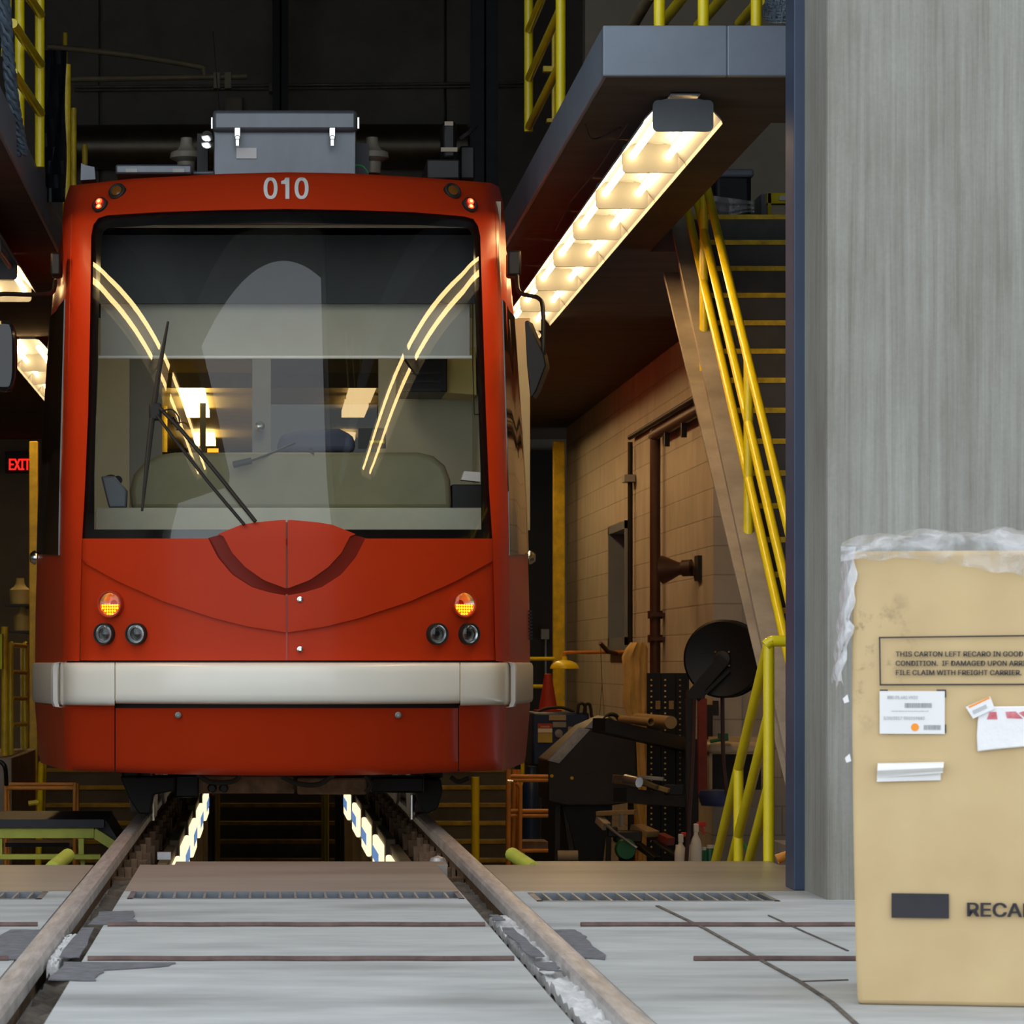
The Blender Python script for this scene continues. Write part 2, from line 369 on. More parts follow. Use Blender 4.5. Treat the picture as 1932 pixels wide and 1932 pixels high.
def plastic_mat(lo=.10, hi=.62, nm='clear plastic film'):
    m, n, l = MATN(nm); n.remove(n['Principled BSDF'])
    t = n.new('ShaderNodeBsdfTransparent'); t.inputs[0].default_value = (.97, .97, .97, 1)
    d = n.new('ShaderNodeBsdfPrincipled'); d.inputs['Base Color'].default_value = (.78, .78, .80, 1); d.inputs['Roughness'].default_value = .16; d.inputs['Specular IOR Level'].default_value = .8
    tc = n.new('ShaderNodeTexCoord'); ns = n.new('ShaderNodeTexNoise'); ns.inputs['Scale'].default_value = 7; ns.inputs['Detail'].default_value = 5; ns.inputs['Distortion'].default_value = 1.2
    mp = n.new('ShaderNodeMapping'); mp.inputs['Scale'].default_value = (1.6, 1, .8); mp.inputs['Rotation'].default_value = (0, .6, 0)
    l.new(tc.outputs['Object'], mp.inputs[0]); l.new(mp.outputs[0], ns.inputs['Vector'])
    cr = n.new('ShaderNodeValToRGB'); cr.color_ramp.elements[0].position = .35; cr.color_ramp.elements[1].position = .75
    cr.color_ramp.elements[0].color = (lo, lo, lo, 1); cr.color_ramp.elements[1].color = (hi, hi, hi, 1); l.new(ns.outputs[0], cr.inputs[0])
    bp = n.new('ShaderNodeBump'); bp.inputs['Strength'].default_value = .9; bp.inputs['Distance'].default_value = .03; l.new(ns.outputs[0], bp.inputs['Height']); l.new(bp.outputs[0], d.inputs['Normal'])
    mx = n.new('ShaderNodeMixShader'); l.new(cr.outputs[0], mx.inputs[0]); l.new(t.outputs[0], mx.inputs[1]); l.new(d.outputs[0], mx.inputs[2]); l.new(mx.outputs[0], n['Material Output'].inputs[0]); return m
M['film'] = plastic_mat(); M['film_dense'] = plastic_mat(.55, .9, 'milky plastic film')

# ------------------------------------------------------------------ the setting
TX = 0.107                                               # track centre line
RL, RR = TX-.7535, TX+.7535                              # rail centres
EDGE = 13.69                                             # where the slab ends and the pit begins
GR = [(-2.6, -.775, 11.70, 12.08), (-.475, .71, 11.72, 12.08), (.955, 1.80, 11.60, 12.02)]   # drain slots x0,x1,y0,y1
def slab(mb, x0, x1, y1, g=None, y0=-14.0, zb=-1.5):
    if g is None: mb.box(x0, x1, y0, y1, zb, 0); return
    mb.box(x0, x1, y0, g[2], zb, 0); mb.box(x0, x1, g[3], y1, zb, 0)
    if g[0] > x0: mb.box(x0, g[0], g[2], g[3], zb, 0)
    if g[1] < x1: mb.box(g[1], x1, g[2], g[3], zb, 0)
    mb.box(g[0], g[1], g[2], g[3], zb, -.11)
fl = MB()
slab(fl, -9, RL-.045, 12.12, GR[0]); slab(fl, RL+.145, RR-.145, 12.12, GR[1]); slab(fl, RR+.045, 1.97, 12.12, GR[2])
fl.box(1.97, 9, -14, 12.12, -1.5, 0)
fl.box(RL-.045, RL+.145, -14, EDGE, -1.5, -.10); fl.box(RR-.145, RR+.045, -14, EDGE, -1.5, -.10)
floor = struct(fl, 'floor', M['concrete_ground'], loc=(0, 0, 0))
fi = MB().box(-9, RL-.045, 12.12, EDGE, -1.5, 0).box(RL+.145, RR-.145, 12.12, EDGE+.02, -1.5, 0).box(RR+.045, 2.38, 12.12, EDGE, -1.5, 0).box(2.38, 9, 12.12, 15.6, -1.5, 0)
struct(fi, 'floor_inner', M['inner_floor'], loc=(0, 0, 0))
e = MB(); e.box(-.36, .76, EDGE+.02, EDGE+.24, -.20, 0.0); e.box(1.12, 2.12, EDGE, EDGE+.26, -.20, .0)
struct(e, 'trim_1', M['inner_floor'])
pf = MB(); pf.box(-6, 7, EDGE, 37, -1.62, -1.5); struct(pf, 'pit_floor', M['dark_concrete'])
# flangeway filling beside each rail, repair patches
rng = random.Random(3)
def rubble(x0, x1, y0, y1, z, amp, n, sy, seed):
    r = random.Random(seed); rows = []
    for i in range(sy+1):
        y = y0+(y1-y0)*i/sy; row = []
        for j in range(n+1): row.append((x0+(x1-x0)*j/n, y, z+r.uniform(-amp, amp)))
        rows.append(row)
    return MB().grid(rows, (0, 0, -.03))
for x0, x1, y0, y1, z, m, sd, nm in ((RL+.04, RL+.145, 3, EDGE, -.07, 'dirt', 1, 'flangeway_dirt'), (RR-.145, RR-.035, 10.0, EDGE, -.07, 'dirt', 2, 'flangeway_dirt'),
                                 (RR-.145, RR-.09, 3, 10.0, -.055, 'dirt', 4, 'flangeway_dirt'), (RR-.10, RR-.03, 3, 11.2, -.02, 'residue', 3, 'flangeway_mortar'), (RL+.045, RL+.075, 9.3, 10.3, -.015, 'residue', 8, 'flangeway_mortar')):
    o = rubble(x0, x1, y0, y1, z, .012, 4, 160, sd).build(nm, M[m]); o['kind'] = 'structure'
def patch(pts, seed):
    r = random.Random(seed); out = []
    for i in range(len(pts)):
        a = Vector(pts[i]); b = Vector(pts[(i+1) % len(pts)])
        for k in range(5): 
            p = a.lerp(b, k/5); d = (b-a); nrm = Vector((-d.y, d.x)).normalized(); out.append(p+nrm*r.uniform(-.008, .008))
    o = MB().prism([(p.x, p.y, .001) for p in out], (0, 0, .003)).build('floor_patch', M['asphalt'], smooth=False); o['kind'] = 'structure'
def gp(x, y): d = F*CZ/(y-HY); return ((x-CX)*d/F, d)
patch([gp(-60, 1812), gp(40, 1812), gp(92, 1756), gp(18, 1756)], 1)
patch([gp(112, 1808), gp(152, 1808), gp(178, 1752), gp(150, 1752)], 2)
patch([gp(165, 1746), gp(255, 1744), gp(250, 1720), gp(190, 1722)], 3)
patch([gp(92, 1850), gp(180, 1852), gp(196, 1832), gp(322, 1824), gp(330, 1818), gp(125, 1817)], 4)
patch([gp(1078, 1808), gp(1146, 1812), gp(1108, 1772), gp(1085, 1756), gp(1042, 1756)], 5)
patch([gp(1000, 1806), gp(1030, 1806), gp(968, 1752), gp(945, 1752)], 6)
patch([gp(930, 1738), gp(952, 1738), gp(940, 1728), gp(925, 1728)], 7)
patch([gp(1018, 1832), gp(1058, 1834), gp(1048, 1818), gp(1012, 1818)], 8)
# saw-cut joints of the apron
def crack(pts, w=.006):
    o = MB()
    for a, b in zip(pts, pts[1:]):
        a = Vector((*gp(*a), .002)); b = Vector((*gp(*b), .002)); o.beam(a, b, w, .003)
    q = o.build('floor_joint', M['dirt'], smooth=False); q['kind'] = 'structure'
crack([(1640, 1960), (1610, 1929), (1570, 1893), (1507, 1852), (1440, 1815), (1330, 1753), (1240, 1710)], .013)
crack([(1600, 1795), (1520, 1760), (1450, 1728)], .006)
crack([(1507, 1853), (1600, 1850)], .006)
# front wall: pier, jamb, header, left pier
pr = MB(); pr.box(1.975, 9, 11.68, 12.25, -.02, 9); struct(pr, 'wall_front', M['pier'], bevel=.012)
jb = MB(); jb.box(1.936, 2.02, 12.16, 12.36, 0, 9); struct(jb, 'trim_2', M['navy'], bevel=.004)
hd = MB(); hd.box(-6, 9, 11.75, 12.25, 7.3, 9); hd.box(-6, -5.2, 11.75, 12.25, 0, 7.3); struct(hd, 'wall_front_header', M['pier'])
c = MB(); c.box(-6, 9, 11.7, 37.2, 9, 9.3); struct(c, 'ceiling', M['dark_concrete'])
wb = MB()
for x0, x1 in ((-6, -1.79), (-1.75, 1.985), (2.015, 9)): wb.box(x0, x1, 36.5, 36.8, -1.6, 9)
wb.box(-6, 9, 36.7, 37.0, -1.6, 9); struct(wb, 'wall_back', M['dark_concrete'])
wl = MB(); wl.box(-6.2, -5.9, 12, 37, -1.6, 9); struct(wl, 'wall_left', M['dark_concrete'])
# right block wall with its window opening, and the cross wall behind the sink
W0, W1, WZ0, WZ1 = 28.85, 30.3, .98, 2.06
wr = MB(); X = 3.16
wr.box(X, X+.2, 23.4, W0, -1.6, 3.27); wr.box(X, X+.2, W1, 34.7, -1.6, 3.27); wr.box(X, X+.2, W0, W1, -1.6, WZ0); wr.box(X, X+.2, W0, W1, WZ1, 3.27)
struct(wr, 'wall_right', M['block_y'], loc=(3.16, 0, -1.6))
wc = MB(); wc.box(X+.2, 9, 23.42, 23.6, -1.6, 3.27); struct(wc, 'wall_cross', M['block_x'], loc=(0, 23.4, -1.6))
wx = MB(); wx.box(8.8, 9, 12, 37, -1.6, 9); struct(wx, 'wall_side', M['dark_concrete'])
wf = MB()
for a in ((W0-.0, W0+.07, WZ0, WZ1), (W1-.07, W1, WZ0, WZ1), (W0, W1, WZ0, WZ0+.07), (W0, W1, WZ1-.07, WZ1)): wf.box(X-.025, X+.15, a[0], a[1], a[2], a[3])
wf.box(X-.05, X, W0-.02, W1+.02, WZ0-.07, WZ0)
win = struct(wf, 'window_1', M['bluegrey'])
MB().box(X+.12, X+.13, W0+.07, W1-.07, WZ0+.07, WZ1-.07).build('pane', M['sideglass'], win)
dr = MB(); a_ = P(972, 1400, 36.45); b_ = P(1052, 852, 36.45); dr.box(a_.x, b_.x, 36.44, 36.5, -1.5, b_.z); struct(dr, 'door_1', M['black'])
# mezzanines
mz = MB(); ZB, ZT = 3.27, 3.47
mz.box(1.434, 2.30, 13.9, 36.5, ZB, ZT); mz.box(2.30, 8.8, 13.9, 15.1, ZB, ZT); mz.box(2.30, 8.8, 19.83, 36.5, ZB, ZT); mz.box(3.96, 8.8, 15.1, 19.83, ZB, ZT)
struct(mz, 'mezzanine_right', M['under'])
fb = MB(); fb.box(1.414, 1.434, 13.88, 36.5, ZB-.005, ZT+.005); fb.box(1.414, 1.93, 13.86, 13.9, ZB-.005, ZT+.005); fb.box(1.93, 8.8, 13.86, 13.9, ZB-.005, ZT+.005)
struct(fb, 'trim_3', M['bluegrey'], bevel=.006)
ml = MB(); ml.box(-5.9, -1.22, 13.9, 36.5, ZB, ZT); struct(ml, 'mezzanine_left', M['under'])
fb = MB(); fb.box(-1.22, -1.20, 13.88, 36.5, ZB-.005, ZT+.005); fb.box(-5.9, -1.2, 13.86, 13.9, ZB-.005, ZT+.005); struct(fb, 'trim_4', M['bluegrey'], bevel=.006)
bw = MB(); bw.box(2.34, 8.8, 24.2, 24.4, ZT, 7); struct(bw, 'wall_loft', M['beige_wall'])
# building columns at the back
for x0, x1, y, m, nm in ((.105, .27, 34.5, 'black_metal', 'column'), (2.085, 2.345, 33.2, 'column_steel', 'column')):
    k = MB(); k.box(x0, x1, y, y+.02, -1.5, 9); k.box(x0, x1, y+.24, y+.26, -1.5, 9); k.box((x0+x1)/2-.01, (x0+x1)/2+.01, y, y+.26, -1.5, 9); struct(k, nm, M[m])

# ------------------------------------------------------------------ rails, pit, steel in the ground
def rail(xc, label):
    t = thing('rail', label, 'rail', (xc, 3, -.15), 'track rails')
    prof = [(-.036, -.045), (-.037, -.012), (-.030, 0.0), (-.012, .004), (.012, .004), (.030, 0.0), (.037, -.012), (.036, -.045)]
    ys = [3.0, 9.33, 9.34, 10.52, 10.53, 33.0]
    h = MB()
    for y0, y1 in ((3.0, 9.325), (9.337, 10.50), (10.512, 28.3)):
        h.prism([(xc+x, y0, z+.012) for x, z in prof], (0, y1-y0, 0))
    h.build('rail_head', M['rail_top'], t, angle=25)
    w = MB().box(xc-.012, xc+.012, 3, 28.3, -.13, -.03).box(xc-.07, xc+.07, 3, 28.3, -.15, -.13)
    w.box(xc-.02, xc+.02, EDGE, 28.3, -.50, -.16).box(xc-.10, xc+.10, EDGE, 28.3, -.19, -.155).box(xc-.10, xc+.10, EDGE, 28.3, -.53, -.50)
    w.build('rail_web', M['rail_side'], t)
    s = 1 if xc < TX else -1; y = EDGE+.25
    k = MB().box(xc+s*.02, xc+s*.12, y, y+.12, -.155, -.07).tube([(xc+s*.085, y+.06, -.07), (xc+s*.085, y+.06, -.03)], .018, 8).build('rail_clip', M['rail_side'], t)
    for i in range(1, 24):
        c = k.copy(); COL.objects.link(c); c.parent = t; c.location = (0, .6*i, 0)
    for i in range(6):
        y = 14.6+i*2.35
        MB().box(xc-.07, xc+.07, y, y+.02, -1.5, -.53).box(xc-.07, xc+.07, y+.16, y+.18, -1.5, -.53).box(xc-.01, xc+.01, y, y+.18, -1.5, -.53).box(xc-.12, xc+.12, y-.04, y+.22, -1.5, -1.48).build('pedestal', M['rail_side'], t)
rail(RL, 'worn steel rail under the left wheels of the red streetcar'); rail(RR, 'worn steel rail under the right wheels of the red streetcar')
def bar(xa, xb, y, label):
    pts = [((xa+(xb-xa)*i/12), y+.006*math.sin(i*1.7), .004) for i in range(13)]
    tag(MB().tube(pts, .010, 8).build('steel_bar', M['rust']), label, 'steel bar', 'rusty bars set across the track')
for y, lab in ((10.5, 'farther'), (9.29, 'nearer')):
    bar(-3.2, RL-.06, y, f'rusty bar in the apron left of the track, {lab} of the two there')
    bar(RL+.16, RR-.16, y, f'rusty bar set across the concrete between the rails, {lab} of the two there')
    bar(RR+.06+(.08 if y > 10 else .28), 3.6, y, f'rusty bar running from the right rail to the carton, {lab} of the two there')
for g, lab in zip(GR, ('steel drain grate in the apron left of the track', 'long steel drain grate between the two rails', 'steel drain grate in front of the blue door jamb')):
    x0, x1, y0, y1 = g
    t = thing('drain_grate', lab, 'drain grate', ((x0+x1)/2, (y0+y1)/2, -.11), 'drain grates in the apron')
    fr = MB().box(x0, x1, y0, y0+.025, -.05, .002).box(x0, x1, y1-.025, y1, -.05, .002).box(x0, x0+.02, y0, y1, -.05, .002).box(x1-.02, x1, y0, y1, -.05, .002); fr.build('grate_frame', M['steel'], t)
    bb = MB(); n = int((x1-x0)/.052)
    for i in range(1, n): xx = x0+(x1-x0)*i/n; bb.box(xx-.004, xx+.004, y0+.02, y1-.02, -.05, .001)
    bb.box(x0, x1, (y0+y1)/2-.006, (y0+y1)/2+.006, -.05, -.012)
    bb.build('grate_bars', M['steel_dull'], t)
    MB().box(x0+.01, x1-.01, y0+.02, y1-.02, -.105, -.035).build('sludge', M['bluegrey'], t)
# pit lamps on both sides of the pit
def pit_lamp(s, y, label):
    xc = TX+s*.545
    t = thing('pit_light', label, 'pit light', (xc, y, -.36), 'lamps along the pit')
    MB().box(xc+s*.0, xc+s*.05, y, y+1.5, -.36, -.10).build('housing', M['pipe_tan'], t, bevel=.006)
    MB().box(xc-s*.03, xc, y+.25, y+1.25, -.33, -.14).build('lens', M['pit_lamp'], t, bevel=.01)
    MB().box(xc-s*.033, xc-s*.03, y+.26, y+1.24, -.265, -.195).build('blue_band', M['pit_band'], t)
    MB().box(xc-s*.015, xc+s*.05, y+1.55, y+1.75, -.95, -.22).build('junction_box', M['card_tube'], t, bevel=.006)
names = ('nearest', 'second', 'third', 'fourth', 'fifth')
for i, y in enumerate((15.5, 17.5, 19.6, 21.8, 24.2)):
    pit_lamp(1, y+.1, f'lit pit light under the right rail, {names[i]} from the floor edge')
    pit_lamp(-1, y, f'lit pit light under the left rail, {names[i]} from the floor edge')
for s, lab in ((-1, 'left'), (1, 'right')):
    p = MB().box(TX+s*.56-.05, TX+s*.56+.05, 26.5, 28.4, -1.5, -.3); tag(p.build('pit_screen', M['black_metal']), f'dark panel lining the {lab} side of the far pit', 'panel', 'dark panels in the pit')
    q = TX+s*.48-.0; px = 408 if s < 0 else 613; xx = (px-CX)*28.6/F
    p = MB().tube([(xx, 28.45, -1.5), (xx, 28.45, -.28)], .034, 12); tag(p.build('handrail_post', M['yellow']), f'yellow post at the {lab} edge of the pit stairs', 'post', 'yellow posts by the pit stairs')
p = MB().tube([P(897, 1700, 26), P(897, 1466, 26)], .032, 12); tag(p.build('handrail_post', M['yellow']), 'yellow post standing under the right corner of the streetcar', 'post')
# stairs at the far end of the pit
st = thing('pit_stairs', 'dark concrete stairs with yellow nosings behind the streetcar pit', 'stairs', (.1, 29, -1.5))
s_ = MB(); ns_ = []
for i in range(11):
    z = -1.5+.15*(i+1)-.0; y = 28.55+.28*i
    s_.box(-2.2, 2.3, y, y+.4 if i < 10 else y+1.2, -1.5, z)
    ns_.append((y, z))
s_.build('steps', M['tread'], st, smooth=False)
for y, z in ns_:
    MB().box(-2.2, 2.3, y-.008, y+.05, z-.03, z+.003).build('nosing', M['stripe_dark'], st)

# ------------------------------------------------------------------ the streetcar
TB = (TX, 17.5, 0)
tram = thing('streetcar', 'red orange streetcar with cream bumper and wide windshield standing on rails over the pit', 'streetcar', TB)
_px = np.array([0, .2, .4, .6, .8, .9, 1.0, 1.03, 1.06, 1.085, 1.15, 1.20, 1.25, 1.29, 1.32])
_pd = np.array([0, .016, .064, .144, .256, .324, .40, .44, .51, .60, .95, 1.2, 1.5, 1.75, 2.2])
D0 = 15.75
_k = smoothpath([(x, 0, d) for x, d in [(.80, .256), (.86, .296), (.92, .3386), (.98, .388), (1.03, .445), (1.06, .51), (1.085, .60), (1.11, .74), (1.15, .95), (1.20, 1.2), (1.25, 1.5), (1.29, 1.75), (1.32, 2.2)]], 10)
_qx = [p.x for p in _k]; _qd = [p.z for p in _k]
def wz(z): return float(np.interp(z, [.2, .35, .6, 1.0, 1.7, 2.75, 3.05, 3.2, 3.3], [.965, .985, 1.0, 1.0, .985, .935, .905, .87, .84]))
def zsh(z):
    s = .42*(.62-z) if z < .62 else 0.0
    if z > 1.40: s += .35*(z-1.40)-.35*.12*(1-math.exp(-(z-1.40)/.12))
    if z > 3.0: s += 2.2*(z-3.0)**2
    return s
def fd(x, z):
    x = abs(x)
    if x <= .92: return .40*x*x
    return float(np.interp(x, _qx, _qd))
def Dsurf(x, z):
    kk = abs(x)
    if kk > 1.32: return 99.0
    return D0+fd(kk, z)+zsh(z)
def hit(px, py, off=0.0):
    D = 15.4; prev = None
    while D < 19.5:
        x = (px-CX)*D/F-TX; z = CZ+(HY-py)*D/F
        g = D-(Dsurf(x, z)-off)
        if g >= 0 and prev is not None:
            a, b = prev, D
            for _ in range(24):
                m_ = (a+b)/2; x = (px-CX)*m_/F-TX; z = CZ+(HY-py)*m_/F
                if m_-(Dsurf(x, z)-off) >= 0: b = m_
                else: a = m_
            return P(px, py, (a+b)/2)
        prev = D; D += .02
    return P(px, py, 16.45)
def ip(path, n):
    # resample a pixel polyline evenly
    p = [Vector(q) for q in path]; L = [0]
    for a, b in zip(p, p[1:]): L.append(L[-1]+(b-a).length)
    out = []
    for i in range(n+1):
        s = L[-1]*i/n; k = max(j for j in range(len(L)) if L[j] <= s+1e-9); k = min(k, len(p)-2)
        t = (s-L[k])/max(1e-9, L[k+1]-L[k]); out.append(p[k].lerp(p[k+1], t))
    return out
def ring_panel(inner, outer, off, thick, cols=5):
    rows = []
    for a, b in zip(inner, outer):
        rows.append([hit(*(a.lerp(b, j/cols)), off) for j in range(cols+1)])
    return MB().grid(rows, (0, thick, 0))
def row_panel(rows, off, thick, cols=20):
    g = []
    for y, xl, xr in rows: g.append([hit(xl+(xr-xl)*j/cols, y, off) for j in range(cols+1)])
    return MB().grid(g, (0, thick, 0))
def yx(poly, y):
    ys = [p[1] for p in poly]; xs = [p[0] for p in poly]
    if ys[0] > ys[-1]: ys = ys[::-1]; xs = xs[::-1]
    return float(np.interp(y, ys, xs))
# red front frame: pillars and roof cowl around the windshield
inn = [(150,1247),(152,1120),(155,1015),(160,925),(166,780),(170,600),(172,445),(176,424),(186,411),(202,406),(300,400),(420,396),(540,394),(660,396),(780,400),(876,408),(893,413),(902,426),(906,445),(911,600),(917,780),(923,925),(929,1015),(932,1120),(935,1247)]
outp = [(118,1247),(119,1120),(120,1015),(121,925),(122,780),(122,600),(119,470),(117,420),(120,385),(132,350),(250,337),(420,328),(540,325),(660,327),(800,335),(926,345),(941,352),(950,385),(953,430),(955,470),(957,600),(959,780),(960,925),(961,1015),(962,1247)]
def pair(a, b, n=8):
    A = []; B = []
    for i in range(len(a)-1):
        for k in range(n):
            A.append(Vector(a[i]).lerp(Vector(a[i+1]), k/n)); B.append(Vector(b[i]).lerp(Vector(b[i+1]), k/n))
    A.append(Vector(a[-1])); B.append(Vector(b[-1])); return A, B
A, B = pair(inn, outp, 6)
frame = ring_panel(A, B, 0.0, .05, 8).build('front_frame', M['red'], tram, angle=50)
# side walls with tumblehome, roof
sp = [(1.07, .55), (1.085, .60), (1.11, .74), (1.15, .95), (1.20, 1.2), (1.25, 1.5), (1.29, 1.75), (1.312, 1.95), (1.32, 2.2), (1.32, 8.0), (1.32, 14.0)]
def sidept(s, k, z, out=0.0):
    x, d = sp[k]
    if z > 2.9: z = 2.9+(z-2.9)*(.62+.38*max(0, min(1, (k-2)/4)))
    w = wz(z); fade = max(0, min(1, 1-(d-.5)/1.6))
    return Vector((TX+s*(x*(1+(w-1)*max(0, min(1, (x-1.085)/.17)))+out), D0+d+zsh(z)*fade, z))
for s in (-1, 1):
    zs = [.30, .34, .42, .6, .85, 1.1, 1.4, 1.7, 2.0, 2.3, 2.6, 2.85, 3.0, 3.1, 3.17, 3.21]
    rows = [[sidept(s, k, z) for k in range(len(sp))] for z in zs]
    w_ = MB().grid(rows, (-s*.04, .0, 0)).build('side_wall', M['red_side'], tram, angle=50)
    # cab side window, black band
    def lerp_k(kf, z, out):
        k = int(kf); t = kf-k; k2 = min(k+1, len(sp)-1); return sidept(s, k, z, out).lerp(sidept(s, k2, z, out), t)
    wz_ = [1.36, 1.5, 1.7, 1.9, 2.1, 2.3, 2.5, 2.66]
    rows = []
    for z in wz_:
        k0 = 2.0; k1 = 7.2
        rows.append([lerp_k(k0+(k1-k0)*j/10, z+(.05*j/10 if z < 1.4 else 0), .006) for j in range(11)])
    MB().grid(rows, (-s*.008, 0, 0)).build('side_window', M['sideglass'], w_)
    rows = [[lerp_k(8.02+.2*j, z, .006) for j in range(10)] for z in (1.35, 1.7, 2.0, 2.3, 2.6)]
    MB().grid(rows, (-s*.008, 0, 0)).build('side_window', M['sideglass'], w_)
    # round rubber lock fitting below the side window
    c_ = lerp_k(6.8, 1.385, .01); MB().lathe([(.001, .03), (.022, .028), (.035, .012), (.038, 0)], c_, (s, -.25, 0), 16, ).build('round_catch', M['chrome'], w_)
    if s > 0:
        g = MB()
        for i in range(9): p0 = lerp_k(6.3, 1.10-.018*i, .006); g.box(p0.x-.01, p0.x+.008, p0.y-.05, p0.y+.05, p0.z-.006, p0.z+.004)
        g.build('side_grille', M['black_metal'], w_)
MB().box(TX-.25, TX+.25, 17.5, 17.75, 2.955, 2.99).build('cab_fill_strip', lightmat('cab fill glow', (1.0, .88, .66), 7.0), tram)  # unseen glowing strip added to brighten the cab interior
rf = [[Vector((TX+s*1.07*f_, D0+.56+zsh(3.2)*.96+(1-f_*f_)*(-.33), 3.165+.045*(1-f_*f_))) for s, f_ in [(-1, 1), (-1, .7), (-1, .4), (1, 0), (1, .4), (1, .7), (1, 1)]],
      [Vector((TX+s*1.32*wz(3.2)*f_, 30.2, 3.19+.045*(1-f_*f_))) for s, f_ in [(-1, 1), (-1, .7), (-1, .4), (1, 0), (1, .4), (1, .7), (1, 1)]]]
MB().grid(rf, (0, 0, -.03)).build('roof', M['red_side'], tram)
# windshield, ceramic border behind it
glass = row_panel([(y, float(np.interp(y, [398, 408, 424, 600, 925, 1022], [300, 196, 175, 169, 161, 154])), float(np.interp(y, [398, 408, 424, 600, 925, 1022], [780, 884, 903, 912, 924, 930]))) for y in np.linspace(400, 1022, 30)], -.012, .0, 44)
glass.f = glass.f[:29*44]
glass.build('windshield', M['windshield'], tram, angle=80)
bi = [(176,1022),(178,1000),(178,900),(182,750),(186,600),(192,446),(196,436),(204,430),(300,424),(540,420),(780,424),(876,429),(886,434),(892,446),(897,600),(902,750),(907,900),(908,1000),(908,1022)]
bo = [(140,1022),(146,1000),(152,900),(156,750),(158,600),(160,430),(164,415),(180,398),(300,392),(540,386),(780,392),(896,400),(914,415),(918,430),(922,600),(928,750),(934,900),(940,1000),(942,1022)]
A, B = pair(bi, bo, 6)
ring_panel(A, B, -.028, .006, 3).build('windshield_border', M['black_gloss'], tram)
row_panel([(y, 150, 932) for y in (999, 1006, 1014, 1024)], -.026, .006, 30).build('windshield_border', M['black_gloss'], tram)
# nose: base panel, two raised hood halves, boss, seams
base_rows = [(y, float(np.interp(y, [1008, 1120, 1247], [154.5, 152.5, 151.5])), float(np.interp(y, [1008, 1120, 1247], [930, 932, 934]))) for y in np.linspace(1016.5, 1246, 16)]
row_panel(base_rows, -.006, .03, 40).build('nose_panel', M['red'], tram, angle=60)
crv = [(155.5,1060),(190,1079),(226,1098.6),(309,1135),(403,1166),(471,1183),(539,1193.5)]
cro = [(392.5,1015),(411,1051.5),(438,1084),(476,1108.5),(510,1118),(539,1123)]
cri = [(419.6,1008),(438,1043),(462.6,1070),(497.6,1094.6),(539,1110)]
arc = [(392.5,1015),(420,1004),(454.6,990),(497.6,983),(539,980.5)]
mir = lambda p: [(1082-a, b) for a, b in p]
for s in (0, 1):
    rows = []
    for y in np.linspace(1016, 1193, 34):
        xl = 155.3 if y < 1060 else yx(crv, y); xr = 539.3 if y > 1122 else yx(cro, y)
        xl = min(xl, xr-.5)
        rows.append((y, xl, xr) if s == 0 else (y, 1082-xr+.0, 1082-xl if y > 1060 else 929.5))
    row_panel(rows, .014, .03, 26).build('hood_panel', M['red'], tram, angle=60)
    rows = []
    for y in np.linspace(981, 1109.5, 30):
        xl = yx(arc, y) if y < 1008 else yx(cri, y); xl = min(xl, 538.8)
        rows.append((y, xl, 539.3) if s == 0 else (y, 542.7, 1082-xl))
    row_panel(rows, .024, .045, 16).build('nose_boss', M['red'], tram, angle=60)
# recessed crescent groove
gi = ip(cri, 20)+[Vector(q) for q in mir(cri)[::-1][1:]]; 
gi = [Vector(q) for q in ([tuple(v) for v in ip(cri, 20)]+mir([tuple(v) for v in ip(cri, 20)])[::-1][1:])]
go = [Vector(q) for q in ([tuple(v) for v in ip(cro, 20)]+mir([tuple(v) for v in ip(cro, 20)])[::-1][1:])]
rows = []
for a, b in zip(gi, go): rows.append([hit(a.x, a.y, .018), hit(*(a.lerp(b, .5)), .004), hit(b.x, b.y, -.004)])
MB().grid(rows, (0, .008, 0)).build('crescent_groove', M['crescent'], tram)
for px, py in ((566, 1131), (566, 1225), (336, 1349), (751, 1349)):
    p = hit(px, py, .016); MB().lathe([(.001, .006), (.006, .006), (.008, .008), (.014, .006), (.0165, 0)], p, (0, -1, 0), 18).build('lock_bolt', M['chrome'] if py < 1300 else M['steel_dull'], tram)
